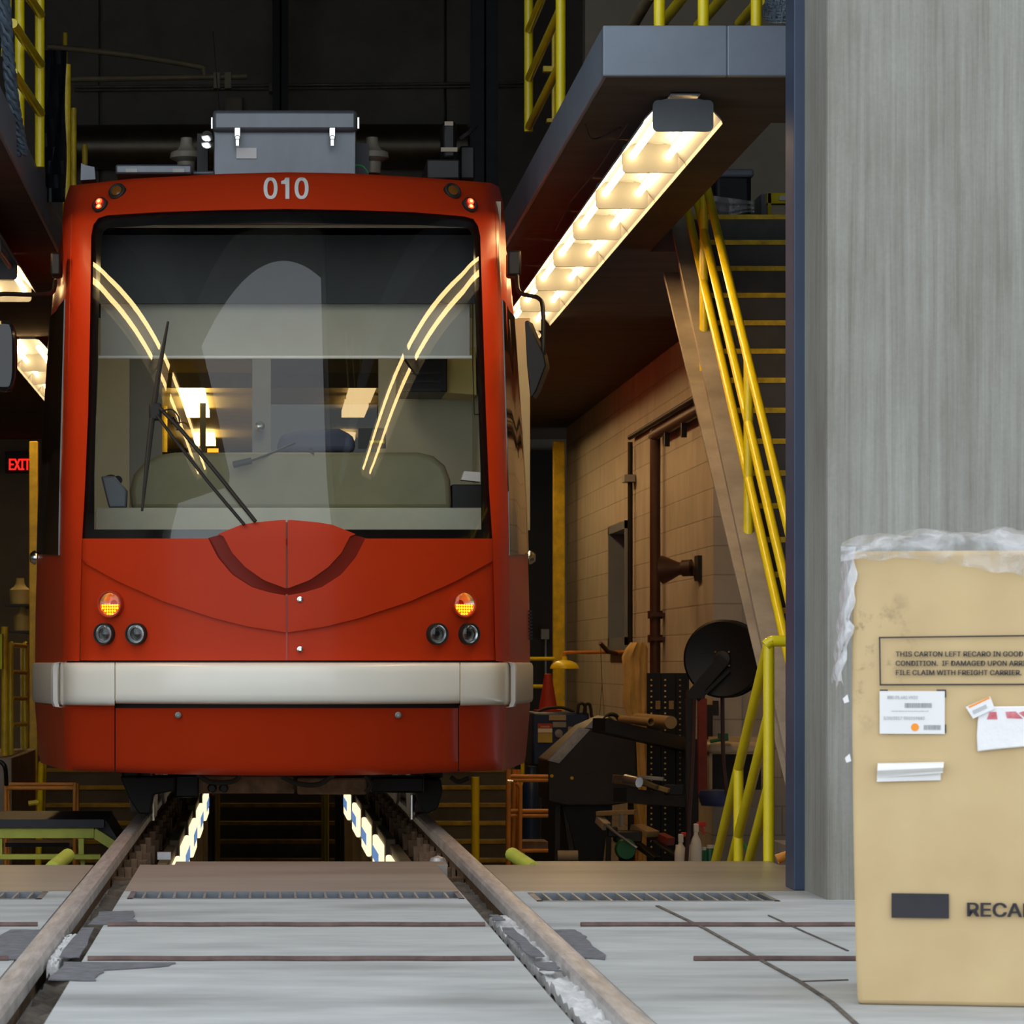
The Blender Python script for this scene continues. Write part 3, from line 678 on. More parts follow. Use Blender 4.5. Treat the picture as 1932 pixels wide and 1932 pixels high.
# lamps of the nose
def lamp_round(px, py, rpx, kind):
    p = hit(px, py, .020); sc = F/p.y; r = rpx/sc; out = Vector(((p.x-TX)*.55, -1, 0)).normalized()
    q = p-out*.02
    h = MB().lathe([(r*1.16, -.04), (r*1.16, .018), (r*1.04, .018), (r*.98, .004), (r*.98, -.02)], p, out, 32, cap=False).build('lamp_bezel', M['rubber'] if kind != 'signal' else M['red_side'], tram)
    MB().lathe([(.001, -.026), (r*.3, -.024), (r*.5, -.018), (r*.75, -.006), (r*.98, .008)], p, out, 20, cap=False).build('lamp_bowl', M['bowl'], h)
    if kind == 'head':
        MB().lathe([(.001, .004), (r*.30, .001), (r*.36, -.02)], p, out, 24, cap=False).build('lamp_projector', M['black_gloss'], h)
        MB().lathe([(r*.64, -.004), (r*.70, .003), (r*.76, -.004)], p, out, 32, cap=False).build('lamp_ring', M['chrome'], h)
    else:
        a = out.cross(Vector((0, 0, 1))).normalized(); up = Vector((0, 0, 1))
        g = MB(); n = 14
        pts = [p+out*.006+a*(r*.92*math.cos(math.pi+math.pi*i/n))+up*(r*.92*math.sin(math.pi+math.pi*i/n)-.0) for i in range(n+1)]
        g.prism(pts, out*.002); g.build('signal_field', M['amber_glow'], h)
        g = MB()
        for j, cnt in enumerate((7, 7, 5, 3)):
            for i in range(cnt):
                c_ = p+out*.008+a*(r*.235*(i-(cnt-1)/2))+up*(-r*.10-r*.235*j)
                g.lathe([(r*.105, 0), (r*.08, .003), (.001, .004)], c_, out, 8)
        o = g.build('signal_diodes', M['amber_led'], h); o['kind'] = 'stuff'
    MB().lathe([(r*1.0, .012), (r*.85, .019), (r*.5, .025), (.001, .027)], p, out, 32, cap=False).build('lamp_lens', M['lens'], h)
lamp_round(209, 1140, 22, 'signal'); lamp_round(874.5, 1140, 22, 'signal')
for x in (197, 257, 825, 885): lamp_round(x, 1196, 17.5, 'head')
def lamp_small(px, py, rpx, kind):
    p = hit(px, py, .012); r = rpx*p.y/F; out = Vector(((p.x-TX)*.55, -1, .5)).normalized()
    h = MB().lathe([(r*1.0, -.01), (r*.98, .012), (r*.80, .016), (r*.62, .012), (r*.6, -.01)], p, out, 28).build('marker_bezel', M['rubber'], tram)
    if kind == 'amber': MB().lathe([(r*.66, .006), (r*.6, .014), (r*.3, .018), (.001, .019)], p, out, 24).build('marker_lens', M['amber'], h)
    else:
        MB().lathe([(r*.66, .006), (r*.5, .012), (.001, .013)], p, out, 24).build('marker_lens', M['red_paint'], h)
        a = out.cross(Vector((1, 0, 0))).normalized()
        for k in (-1, 1):
            MB().lathe([(r*.42, .013), (r*.38, .017), (.001, .019)], p+Vector((0, 0, 1))*r*.30*k, out, 18).build('marker_lamp', M['red_led'], h)
            MB().lathe([(r*.2, .018), (.001, .021)], p+Vector((0, 0, 1))*r*.30*k, out, 14).build('marker_core', M['red_led_hot'], h)
for x, y, r, k in ((221.5, 362, 17, 'amber'), (189, 387, 15.5, 'red'), (853, 361.5, 17, 'amber'), (886, 387, 15.5, 'red')): lamp_small(x, y, r, k)
# fleet number on the cowl
p = hit(540, 372, .010); tl = math.atan(.42)
def dpt(x, y): return hit(540+x, 355-y, .006)
def digit0(cx):
    rows = [[], []]; n = 40
    for i in range(n+1):
        q = 2*math.pi*i/n; c_, s_ = math.cos(q), math.sin(q)
        for r_, (a_, b_) in zip(rows, ((13.2, 20.5), (6.2, 14.5))):
            r_.append(dpt(cx+a_*math.copysign(abs(c_)**.85, c_), b_*math.copysign(abs(s_)**.9, s_)))
    return MB().grid(rows, (0, .004, 0)).build('fleet_digit', M['letter_white'], tram)
digit0(-29.5); digit0(29)
MB().grid([[dpt(x, y) for x in (-1.5, 2, 6)] for y in (20, 12, 4, -4, -12, -20)], (0, .004, 0)).grid([[dpt(-9.5, 13.5), dpt(-4, 15.2), dpt(-1.5, 20)], [dpt(-9.5, 8), dpt(-4, 8), dpt(-1.5, 8)]], (0, .004, 0)).build('fleet_digit', M['letter_white'], tram)
# bumper: three capped sections and the wrap-round ends
def bumper(px0, px1, name, m, endcap=(0, 0), zc=(1250, 1331)):
    n = max(4, int((px1-px0)/14)); rows = []
    prof = [(0.0, 1.0), (.05, 1.0), (.075, .965), (.086, .90), (.09, .75), (.092, .5), (.09, .25), (.086, .10), (.07, .03), (.045, .0), (0.0, 0.0)]
    for i in range(n+1):
        px = px0+(px1-px0)*i/n; row = []; t = i/n
        for off, f_ in prof:
            k = 1.0
            for e_, u in ((endcap[0], t), (endcap[1], 1-t)):
                if e_ and u*(px1-px0) < 26: k = min(k, math.sqrt(max(0.0, 1-(1-u*(px1-px0)/26)**2))*.85+.15)
            h_ = hit(px, 1290, off*k-.004); zt = CZ+(HY-zc[0])*16.1/F; zb = CZ+(HY-zc[1])*16.1/F
            row.append(Vector((h_.x, h_.y, zb+(zt-zb)*f_)))
        rows.append(row)
    mb = MB().grid(rows); L = len(prof); k1 = len(rows)-1
    mb.f.append(tuple(range(L))); mb.f.append(tuple(k1*L+j for j in range(L))[::-1])
    return mb.build(name, m, tram, angle=50)
bumper(104, 216.3, 'bumper_section', M['white'], (1, 0)); bumper(217.7, 867, 'bumper_section', M['white'], zc=(1250, 1327)); bumper(868.3, 975, 'bumper_section', M['white'], (0, 1))
for s in (-1, 1):
    zt, zb = CZ, CZ-.21
    rows = []
    def rawp(kf, z, out):
        k = int(kf); t = kf-k; return sidept(s, k, z, out).lerp(sidept(s, min(k+1, len(sp)-1), z, out), t)
    for z, o_ in ((zt, .0), (zt-.004, .012), (zt-.02, .018), (zb+.02, .018), (zb+.004, .012), (zb, 0)): rows.append([rawp(2.0+j*.47, z, o_) for j in range(13)])
    MB().grid(rows, (-s*.015, 0, 0)).build('bumper_side', M['white'], tram)
    rows = []
    for z, o_ in ((zt+.002, .0), (zt-.002, .026), (zt-.02, .036), (zb+.02, .036), (zb-.006, .026), (zb-.01, 0)): rows.append([rawp(.9+j*.22, z, o_+.012) for j in range(4)])
    MB().grid(rows, (-s*.02, .02, 0)).build('bumper_gasket', M['label_white'], tram)
row_panel([(y, 122, 958) for y in (1244, 1249, 1254)], -.02, .02, 30).build('bumper_gap', M['rubber'], tram)
row_panel([(y, 215, 870) for y in (1322, 1330, 1338)], -.02, .02, 30).build('bumper_gap', M['rubber'], tram)
# lower skirt in three pieces
def skirt(x0, x1, yt):
    rows = []
    for t in np.linspace(0, 1, 12):
        rows.append((t, x0, x1))
    g = []
    for t, a, b in rows:
        r = []
        for j in range(31):
            x = a+(b-a)*j/30
            yb = 1463.5-10*((x-541)/400)**2
            y = yt+(yb-yt)*t; xx = x
            r.append(hit(xx, y, .0 if t < .9 else -.02*(t-.9)/.1))
        g.append(r)
    return MB().grid(g, (0, .03, 0)).build('skirt_panel', M['red'], tram, angle=60)
skirt(120, 216.0, 1331); skirt(218, 864.5, 1336); skirt(866, 958, 1331)
for x in (217, 865.2): row_panel([(y, x-1.6, x+1.6) for y in (1331, 1390, 1455)], -.012, .01, 2).build('skirt_seam', M['rubber'], tram)
row_panel([(y, 539.2, 542.8) for y in (985, 1060, 1150, 1246)], -.002, .01, 2).build('nose_seam', M['red_side'], tram)
# wiper
def wp(x, y, o=.05): return hit(x, y, o)
wb_ = MB(); wb_.tube([wp(317, 607, .05), wp(300, 700, .06), wp(287, 790, .065), wp(278, 870, .06), wp(268, 964, .05)], [.006, .012, .014, .012, .006], 8); wi = wb_.build('wiper_blade', M['rubber'], tram)
MB().tube([wp(302, 770, .07), wp(345, 815, .075), wp(415, 900, .07), wp(482, 984, .05)], .010, 8).build('wiper_arm', M['rubber'], tram)
MB().tube([wp(296, 783, .07), wp(330, 830, .075), wp(395, 912, .07), wp(461, 990, .05)], .008, 8).build('wiper_arm', M['rubber'], tram)
p = wp(293, 778, .06); MB().box(p.x-.03, p.x+.03, p.y-.02, p.y+.02, p.z-.04, p.z+.045).build('wiper_pivot', M['rubber'], tram, bevel=.012)
MB().tube(smoothpath([wp(305, 775, .08), wp(325, 773, .085), wp(338, 790, .08), wp(334, 812, .075)], 4), .004, 6).build('wiper_hose', M['rubber'], tram)
# mirrors
def mirror(side):
    if side < 0:
        b0 = P(104, 500, 16.75); head = P(10, 672, 16.4); pts = [P(104, 530, 16.7), P(98, 552, 16.6), P(60, 556, 16.5), P(-6, 556, 16.4), P(-14, 580, 16.4), P(-8, 640, 16.4)]; hw, hh = .055, .17
        bx = (96, 478, 116, 522)
    else:
        b0 = P(970, 500, 16.7); pts = [P(975, 520, 16.7), P(978, 548, 16.6), P(990, 556, 16.55), P(1015, 562, 16.5), P(1024, 580, 16.45), P(1025, 650, 16.4), P(1026, 670, 16.4)]; bx = (957, 474, 982, 522)
    a = P(bx[0], bx[3], 16.75); b = P(bx[2], bx[1], 16.75)
    h = MB().box(a.x, b.x, 16.70, 16.85, a.z, b.z).build('mirror_bracket', M['black_metal'], tram, bevel=.012)
    MB().tube(smoothpath(pts, 4), .011, 10).build('mirror_arm', M['black_metal'], tram)
    if side < 0:
        c_ = P(8, 672, 16.4); rows = [[(c_.x-.10, 16.47, c_.z), ]]
        m_ = MB(); n = 24
        pts = [Vector((c_.x+.062*math.copysign(abs(math.cos(2*math.pi*i/n))**.5, math.cos(2*math.pi*i/n)), 16.36, c_.z+.175*math.copysign(abs(math.sin(2*math.pi*i/n))**.6, math.sin(2*math.pi*i/n)))) for i in range(n)]
        m_.prism(pts, (0.0, .10, 0)); m_.build('mirror_head', M['black_gloss'], tram, bevel=.02)
    else:
        q = [(990, 606), (997, 604), (1012, 640), (1026, 668), (1030, 690), (1024, 705), (1013, 735), (1004, 750), (1000, 748), (994, 690)]
        MB().prism([P(x, y, 16.38) for x, y in q], (.03, .12, 0)).build('mirror_head', M['black_metal'], tram, bevel=.012)
mirror(-1); mirror(1)
# ---------------- cab interior
def rect(x0, x1, y0, y1, D, dd=.02):
    a = P(x0, y1, D); b = P(x1, y0, D); return MB().box(a.x, b.x, D, D+dd, a.z, b.z)
rect(188, 905, 430, 572, 16.95, .04).build('destination_board', M['dark_steel'], tram)
rect(140, 945, 380, 436, 17.0, .1).build('cab_header', M['cabwall'], tram)
rect(190, 886, 560, 672, 17.02, .006).build('roller_blind', M['shade'], tram)
a = P(186, 674, 17.0); b = P(890, 674, 17.0); MB().tube([a, b], .009, 10).build('blind_bar', M['letter_white'], tram)
for x in (184, 892): MB().tube([P(x, 560, 17.0), P(x, 690, 16.99), P(x-(3 if x < 500 else -3), 782, 16.98), P(x-(12 if x < 500 else -12), 782, 16.98)], .003, 6).build('blind_cord', M['black_metal'], tram)
g = [[Vector((TX-1.16, 16.9, z)), Vector((TX-1.16, 18.0, z))] for z in (.5, 3.1)]
MB().box(TX-1.08, TX-1.05, 17.3, 18.6, .5, 2.9).build('cab_lining', M['cabwall'], tram); MB().box(TX+1.05, TX+1.08, 17.3, 18.6, .5, 2.9).build('cab_lining', M['cabwall'], tram)
MB().box(TX-1.05, TX+1.05, 16.95, 30, 3.0, 3.05).build('ceiling_lining', M['cabwall'], tram); MB().box(TX-1.05, TX+1.05, 16.7, 30, .48, .52).build('cab_floor', M['dark_steel'], tram)
rect(100, 244, 600, 1000, 18.4, .03).build('cab_partition', M['cabwall'], tram)
rect(244, 306, 660, 1000, 18.5, .03).build('cab_door_post', M['cabgrey'], tram)
rect(476, 511, 560, 866, 18.4, .04).build('cab_door', M['cabgrey'], tram)
MB().lathe([(.001, .05), (.018, .046), (.028, .03), (.028, .018), (.014, .012), (.012, 0)], P(490.5, 805, 18.39), (0, -1, 0), 20).build('door_knob', M['chrome'], tram)
rect(511, 716, 640, 1000, 18.5, .02).build('tinted_door', M['sideglass'], tram) if False else None
gg = rect(511, 716, 560, 1000, 18.5, .0); gg.f = gg.f[:1] if False else [gg.f[2]]; gg.build('tinted_door', glassmat('smoked glass', (.16, .15, .17), .8), tram)
rect(714, 1000, 600, 1000, 18.4, .03).build('cab_partition', M['cabwall'], tram)
rect(306, 478, 560, 684, 18.45, .02).build('door_transom', M['cabwall'], tram) if False else None
a = P(752, 742, 17.9); b = P(842, 678, 17.9); MB().box(a.x, b.x, 17.8, 18.3, a.z, b.z).build('cab_locker_front', M['black_metal'], tram, bevel=.006)
for i in range(3): a = P(760, 738-i*16, 17.79); MB().box(a.x, a.x+.2, 17.78, 17.80, a.z, a.z+.012).build('locker_slot', M['dark_steel'], tram)
MB().prism([P(x, y, 17.85) for x, y in ((808, 662), (897, 655), (899, 745), (808, 738))], (0, .4, 0)).build('cab_locker', mat('mustard locker', (.58, .46, .16), .5, var=.05), tram)
# console and dash
n = 14
poly = [(248, 962), (244, 925), (252, 895), (272, 872), (300, 858), (330, 853), (560, 853), (790, 853), (818, 860), (840, 878), (850, 905), (853, 962)]
MB().prism([P(x, y, 16.92) for x, y in poly], (0, .45, 0)).build('driver_console', M['olive'], tram, bevel=.03, seg=3)
rect(180, 916, 958, 1002, 16.62, .35).build('dash_ledge', M['dashtop'], tram, bevel=.004)
rect(852, 918, 914, 962, 16.95, .3).build('dash_box', M['black_metal'], tram, bevel=.006)
MB().prism([P(x, y, 16.95) for x, y in ((870, 905), (876, 889), (906, 891), (906, 909))], (0, .1, 0)).build('paper_pad', M['label_white'], tram)
MB().tube(smoothpath([P(198, 905, 17.2), P(212, 902, 17.2), P(217, 915, 17.2)], 4), .018, 8).build('handset', M['black_metal'], tram)
MB().lathe([(.022, 0), (.022, .03)], P(223, 906, 17.3), (0, -1, 0), 16).build('cab_knob', M['black_metal'], tram)
MB().prism([P(x, y, 16.98) for x, y in ((190, 898), (216, 898), (240, 925), (238, 958), (205, 958))], (0, .1, 0)).build('cab_housing', M['bluegrey'], tram, bevel=.01)
MB().tube([P(440, 877, 16.85), P(474, 869, 16.86)], .018, 10).build('control_lever', M['black_metal'], tram)
MB().tube([P(474, 869, 16.86), P(520, 852, 16.95), P(556, 836, 17.1)], .007, 8).build('lever_rod', M['black_metal'], tram)
MB().tube([P(586, 846, 16.95), P(592, 862, 16.93)], .009, 8).build('lever_rod', M['black_metal'], tram)
MB().prism([P(x, y, 17.3) for x, y in ((520, 852), (530, 818), (560, 809), (640, 808), (668, 822), (672, 852))], (0, .15, 0)).build('seat_back', M['bluegrey_dark'], tram, bevel=.03)
b_ = rect(676, 728, 808, 846, 17.25, .02).build('notice_board', M['black'], tram)
text_mesh('notice_lettering', 'SERVICE', mat('yellow lettering', (.80, .66, .05), .5, var=.02), face_matrix(P(725.5, 836, 17.245), (1, 0, 0), (0, 0, 1)), .026, tram, bold=.0006, align='RIGHT')
# saloon seen through the cab door
MB().box(TX-1.13, TX-1.10, 18.6, 30, .5, 3.0).build('saloon_lining', M['cabwall'], tram); MB().box(TX+1.10, TX+1.13, 18.6, 30, .5, 3.0).build('saloon_lining', M['cabwall'], tram)
wa = mat('warm saloon panel', (.60, .46, .20), .6, var=.08)
MB().box(TX-1.1, TX+1.1, 29.8, 29.9, .5, 3.0).build('saloon_end', wa, tram)
rect(306, 716, 560, 731, 19.5, .04).build('saloon_bulkhead', mat('brown bulkhead', (.34, .26, .12), .6), tram)
MB().box(TX-1.1, TX+1.1, 18.6, 29.9, 2.52, 2.56).build('saloon_ceiling', wa, tram)
for x in (-.425, .60):
    for y, ln in ((19.8, 1.1), (21.2, .95), (24.25, .8)):
        MB().lathe([(.001, -.05), (.05, -.045), (.075, -.02), (.08, .0)], (x, y, 2.50), (0, 0, 1), 20, 1.0).box(x-.075, x+.075, y, y+ln, 2.455, 2.50).build('saloon_lamp', M['cabin_lamp'], tram)
for x0, x1, y0, y1, D in ((352, 476, 802, 822, 25), (366, 400, 802, 822, 24.8), (300, 476, 846, 853, 24.2), (375, 460, 785, 794, 23.8), (392, 476, 765, 768, 23)):
    rect(x0, x1, y0, y1, D, .05).build('saloon_panel', M['dark_steel'], tram)
rect(391, 412, 846, 853, 24.1, .02).build('saloon_display', lightmat('orange display', (1, .30, .02), 2.5), tram)
MB().box(P(383, 700, 21).x-.018, P(383, 700, 21).x+.018, 20.9, 21, .5, 2.6).build('grab_pole', M['dark_steel'], tram)
MB().tube([P(331, 770, 23), P(331, 800, 23)], .03, 8).lathe([(.03, -.08), (.12, 0), (.12, .02)], P(331, 762, 23), (0, 0, 1), 16).build('strap_bracket', M['black_metal'], tram)
MB().tube([P(310, 740, 22), P(310, 853, 22)], .02, 8).build('grab_pole', M['stripe'], tram)
# ---------------- underside and wheels
MB().box(TX-1.2, TX+1.2, 17.4, 30, .30, .49).build('underframe', M['black_metal'], tram)
for s in (-1, 1):
    for k, y in enumerate((18.0, 19.9)):
        c_ = Vector((TX+s*.708, y, .343))
        w_ = MB().lathe([(.05, -.02), (.30, -.02), (.325, -.012), (.325, .10), (.29, .11), (.06, .10)], c_, (s, 0, 0), 36).lathe([(.34, -.03), (.355, -.02), (.355, -.005), (.33, .002)], c_, (s, 0, 0), 36).build('wheel', M['rail_top'], tram)
        MB().box(c_.x+s*.09-.05, c_.x+s*.09+.05, y-.45, y+.45, .22, .5).build('axle_box', M['black_metal'], tram, bevel=.02)
    x_ = TX+s*.80
    MB().prism([P(a_, b_, 17.55) for a_, b_ in ([(226, 1465), (332, 1465), (330, 1492), (290, 1500), (284, 1536), (262, 1536), (246, 1512)] if s < 0 else [(776, 1470), (832, 1470), (836, 1494), (826, 1526), (804, 1537), (794, 1526)])], (0, .25, 0)).build('rail_guard', M['rubber'], tram, bevel=.01)
a = P(376, 1496, 17.0); b = P(556, 1462, 17.0); MB().box(a.x, b.x, 16.9, 17.3, a.z, b.z).build('coupler_beam', M['rail_side'], tram, bevel=.01)
a = P(560, 1497, 17.0); b = P(690, 1466, 17.0); MB().box(a.x, b.x, 16.85, 17.25, a.z, b.z).build('coupler_beam', M['rail_side'], tram, bevel=.01)
for x in (400, 422): MB().lathe([(.006, .03), (.016, .03), (.022, .015), (.024, 0)], P(x, 1487, 16.89), (0, -1, 0), 16).build('hose_coupling', M['black_metal'], tram)
for pts in ([(372, 1462), (400, 1476), (440, 1474), (455, 1460)], [(530, 1464), (560, 1478), (600, 1480), (630, 1462)], [(690, 1464), (700, 1480), (690, 1495)], [(850, 1466), (865, 1475), (885, 1468)]):
    MB().tube(smoothpath([P(x, y, 16.8) for x, y in pts], 6), .012, 8).build('brake_hose', M['rubber'], tram)
a = P(700, 1496, 17.4); b = P(800, 1466, 17.4); MB().box(a.x, b.x, 17.4, 17.7, a.z, b.z).build('bogie_frame', M['black_metal'], tram, bevel=.01)
a = P(330, 1505, 17.6); b = P(376, 1462, 17.6); MB().box(a.x, b.x, 17.6, 17.9, a.z, b.z).build('bogie_frame', M['black_metal'], tram, bevel=.01)
MB().tube([P(288, 1500, 17.7), P(288, 1548, 17.7)], .012, 8).build('sand_pipe', M['chrome'], tram); MB().tube([P(778, 1500, 17.7), P(778, 1546, 17.7)], .012, 8).build('sand_pipe', M['chrome'], tram)
# ---------------- roof equipment
def pbox(x0, x1, y0, y1, D, d): a = P(x0, y1, D); b = P(x1, y0, D); return MB().box(a.x, b.x, D, D+d, a.z, b.z)
rb = pbox(403, 672, 242, 345, 17.3, 1.2).build('roof_box', M['steel'], tram, bevel=.006)
pbox(401, 674, 207, 247, 17.25, 1.3).build('box_lid', M['steel'], rb, bevel=.02)
for x in (448, 627):
    q = pbox(x-6, x+6, 240, 262, 17.23, .02); q.lathe([(.016, 0), (.014, .02)], P(x, 261, 17.23), (0, -1, 0), 14).box(P(x-4, 0, 17.2).x, P(x+4, 0, 17.2).x, 17.2, 17.23, P(0, 276, 17.2).z, P(0, 262, 17.2).z); q.build('latch', M['chrome'], rb, bevel=.003)
pbox(446, 484, 279, 299, 17.29, .006).build('data_plate', M['label_white'], rb)
for x, y in ((676, 228), (400, 228)): pbox(x-3, x+3, y-8, y+16, 17.35, .05).build('side_latch', M['chrome'], rb, bevel=.004)
fb_ = pbox(218, 362, 310, 328, 17.1, .9).build('flat_roof_cover', M['steel'], tram, bevel=.01)
for x in (248, 337): pbox(x-11, x+11, 318, 325, 17.09, .01).build('cover_catch', M['steel_dull'], fb_)
pbox(362, 405, 322, 330, 17.2, .5).build('flat_roof_cover', M['steel'], tram, bevel=.01)
for x in (391, ): MB().lathe([(.001, .05), (.03, .04), (.012, .03), (.03, .01), (.012, 0)], P(x, 262, 17.3), (0, -1, .2), 14).lathe([(.001, .05), (.03, .04), (.012, .03)], P(x, 275, 17.3), (0, -1, .2), 14).build('cable_gland', M['chrome'], tram)
for x, D in ((702, 17.6), (352, 17.9)):
    MB().lathe([(.045, -.06), (.05, 0), (.09, .02), (.085, .05), (.05, .065), (.035, .09), (.03, .13)], P(x, 306, D), (0, 0, 1), 22).build('insulator', M['ceramic'], tram)
    pbox(x-9, x+9, 286, 294, D-.03, .06).build('insulator_cap', M['black_metal'], tram)
pbox(672, 696, 271, 330, 17.5, .05).build('roof_bracket', M['dark_steel'], tram)
pbox(372, 392, 252, 330, 17.5, .3).build('roof_bracket', M['black_metal'], tram)
pbox(805, 868, 300, 338, 17.3, .6).build('roof_unit', M['black'], tram, bevel=.01)
ar = pbox(834, 862, 228, 300, 17.4, .2).build('arrester', M['black_metal'], tram, bevel=.02); pbox(839, 855, 229, 237, 17.39, .01).build('arrester_label', M['beige_wall'], ar); pbox(832, 863, 278, 286, 17.39, .01).build('arrester_label', M['beige_wall'], ar)
pbox(868, 896, 275, 338, 17.6, .2).build('roof_unit', M['black'], tram, bevel=.01)
MB().tube(smoothpath([P(868, 262, 17.5), P(885, 250, 17.5), P(898, 238, 17.6)], 4), .012, 8).build('roof_cable', M['rubber'], tram)
MB().prism([P(x, y, 17.2) for x, y in ((152, 340), (153, 308), (162, 312), (178, 315), (180, 338))], (0, .2, 0)).build('roof_lug', M['steel'], tram)
MB().tube(smoothpath([P(672, 312, 17.25), P(685, 314, 17.2), P(695, 326, 17.2)], 4), .006, 8).build('roof_cable', M['green_plastic'], tram)
for x in (388, ): pass
MB().tube([P(414, 207, 17.9), P(408, 140, 17.9), P(402, 60, 17.9)], .003, 6).build('antenna', M['black_metal'], tram)

# ------------------------------------------------------------------ fluorescent fixtures under the mezzanines
def fixture(xc, y, label, lit=True, bracket=False, group='fluorescent fixtures under the mezzanines'):
    L = 1.225; z = 3.17
    t = thing('fluorescent_fixture', label, 'light', (xc, y, z+.085), group)
    rows = []
    for yy in (y, y+L):
        rows.append([Vector((xc+x, yy, z+h)) for x, h in ((-.172, -.02), (-.165, -.005), (-.09, .075), (-.06, .082), (.06, .082), (.09, .075), (.165, -.005), (.172, -.02))])
    MB().grid(rows, (0, 0, .008)).build('reflector', M['fixture'], t, smooth=False)
    MB().box(xc-.06, xc+.06, y, y+L, z+.09, ZB).build('channel', M['steel_dull'], t)
    for yy, nm in ((y+L-.03, 'socket_plate'),) + (((y-.02, 'end_plate'),) if bracket else ()):
        pts = []
        for cx_, cz_, a0 in ((.108, .062, 0), (-.108, .062, 90), (-.108, -.028, 180), (.108, -.028, 270)):
            for k in range(5): q = math.radians(a0+k*22.5); pts.append(Vector((xc+cx_+.022*math.cos(q), yy, z+cz_-.0+.022*math.sin(q)-.005)))
        MB().prism(pts, (0, .018, 0)).build(nm, M['plate'], t)
    for s in (-1, 1):
        MB().tube([(xc+s*.084, y+.015, z+.022), (xc+s*.084, y+L-.035, z+.022)], .017, 12).build('tube', M['tube_lit'] if lit else M['tube_off'], t)
    if bracket:
        MB().box(xc-.065, xc+.065, y-.10, y+.06, z+.095, ZB-.012).build('mounting_box', M['bluegrey'], t, bevel=.004)
        MB().tube([(xc-.03, y-.10, z+.14), (xc-.03, y-.103, z+.14)], .006, 8).tube([(xc+.03, y-.10, z+.14), (xc+.03, y-.103, z+.14)], .006, 8).build('screws', M['black'], t)
ordn = ('first', 'second', 'third', 'fourth', 'fifth', 'sixth', 'seventh')
for k in range(7): fixture(1.81, 14.38+1.235*k, f'lit twin tube fixture under the right mezzanine, {ordn[k]} from its front end', True, k == 0)
for k in range(6): fixture(1.81, 26.3+1.235*k, 'lit twin tube fixture added unseen behind the streetcar on the right', True, False, 'fixtures behind the streetcar')  # unseen lit fixtures added to light the far block wall
fixture(1.81, 23.7, 'lit twin tube fixture seen past the right mirror of the streetcar')
fixture(1.81, 24.95, 'farthest lit fixture of the row behind the right streetcar mirror')
MB_ = MB().tube([(1.63, 14.9, 3.23), (1.615, 16.0, 3.20), (1.60, 17.3, 3.22), (1.62, 18.4, 3.21)], .006, 6); tag(MB_.build('cable', M['rubber']), 'thin black cable running beside the lit fixtures on the right', 'cable')
MB_ = MB().tube(smoothpath([(1.63, 15.2, 3.265), (1.56, 15.3, 3.24), (1.50, 15.25, 3.225), (1.46, 15.1, 3.262)], 4), .004, 6); tag(MB_.build('cable', M['rubber']), 'short loose cable curling under the right mezzanine by the fixtures', 'cable')
LX = TX-1.70
fixture(LX, 14.38, 'lit twin tube fixture at the front of the left mezzanine', True, True)
fixture(LX, 15.615, 'lit twin tube fixture, second along the left mezzanine', True)
fixture(LX, 17.49, 'dark fixture under the left mezzanine nearer the camera', False)
fixture(LX, 18.725, 'dark fixture under the left mezzanine next to the lit one', False)
for k in range(4): fixture(LX-.17, 25.0+1.235*k, 'lit twin tube fixture seen above the left mirror beside the streetcar' if k == 0 else 'lit twin tube fixture hidden behind the streetcar on the left', True, False, 'fixtures behind the streetcar')
fixture(LX, 19.96, 'lit fixture at the left edge above the mirror arm', True)

# ------------------------------------------------------------------ stairs up to the right mezzanine
st = thing('staircase', 'grey stairs with yellow nosings and yellow handrails climbing to the right mezzanine', 'stairs', (3.1, 15.0, 0))
NR = 19; rise = 3.47/NR; y0s = 15.0; run = 4.7/(NR-1); XS0, XS1 = 2.50, 3.90
tr = MB()
for i in range(NR): 
    y = y0s+run*i; z = rise*(i+1)
    tr.box(XS0, XS1, y, y+run+.03 if i < NR-1 else y+.12, z-.04, z); tr.box(XS0, XS1, y, y+.02, z-rise, z-.04)
tr.build('steps', M['tread'], st, smooth=False)
for i in range(NR):
    y = y0s+run*i; z = rise*(i+1)
    MB().box(XS0, XS1, y-.006, y+.04, z-.026, z+.002).build('nosing', M['stripe'], st)
def slope(x, off, ya=14.7, yb=19.75): return Vector((x, ya, rise+(ya-y0s)*rise/run+off)), Vector((x, yb, rise+(yb-y0s)*rise/run+off))
for x, nm in ((2.46, 'stringer'), (3.94, 'stringer')):
    s_ = 1 if x < 3 else -1
    a, b = slope(x, -.13, 14.72); k = MB(); wd = .02
    def para(x0, x1, o0, o1, ya=14.72, yb=19.75):
        pts = []
        for yy, oo in ((ya, o0), (yb, o0), (yb, o1), (ya, o1)): pts.append(Vector((x0, yy, max(0.0, rise+(yy-y0s)*rise/run+oo))))
        k.prism(pts, (x1-x0, 0, 0))
    para(x, x+.02, -.40, .12); para(x-s_*.085, x, .085, .12); para(x-s_*.085, x, -.40, -.365)
    k.build(nm, M['stringer'], st, smooth=False)
XR = 2.43
for off, nm in ((.97, 'top_rail'), (.66, 'mid_rail'), (.38, 'low_rail')):
    a, b = slope(XR, off, 14.6, 19.6); MB().tube([a, b], .023, 14).build('rail', M['yellow'], st)
for px, yb_, yt_ in ((1328, 700, 400), (1412, 1078, 800)):
    D = XR*F/(px-CX); zb = CZ+(HY-yb_)*D/F; zt = rise+(D-y0s)*rise/run+.97
    MB().tube([(XR, D, zb), (XR, D, zt)], .024, 14).build('handrail_post', M['yellow'], st)
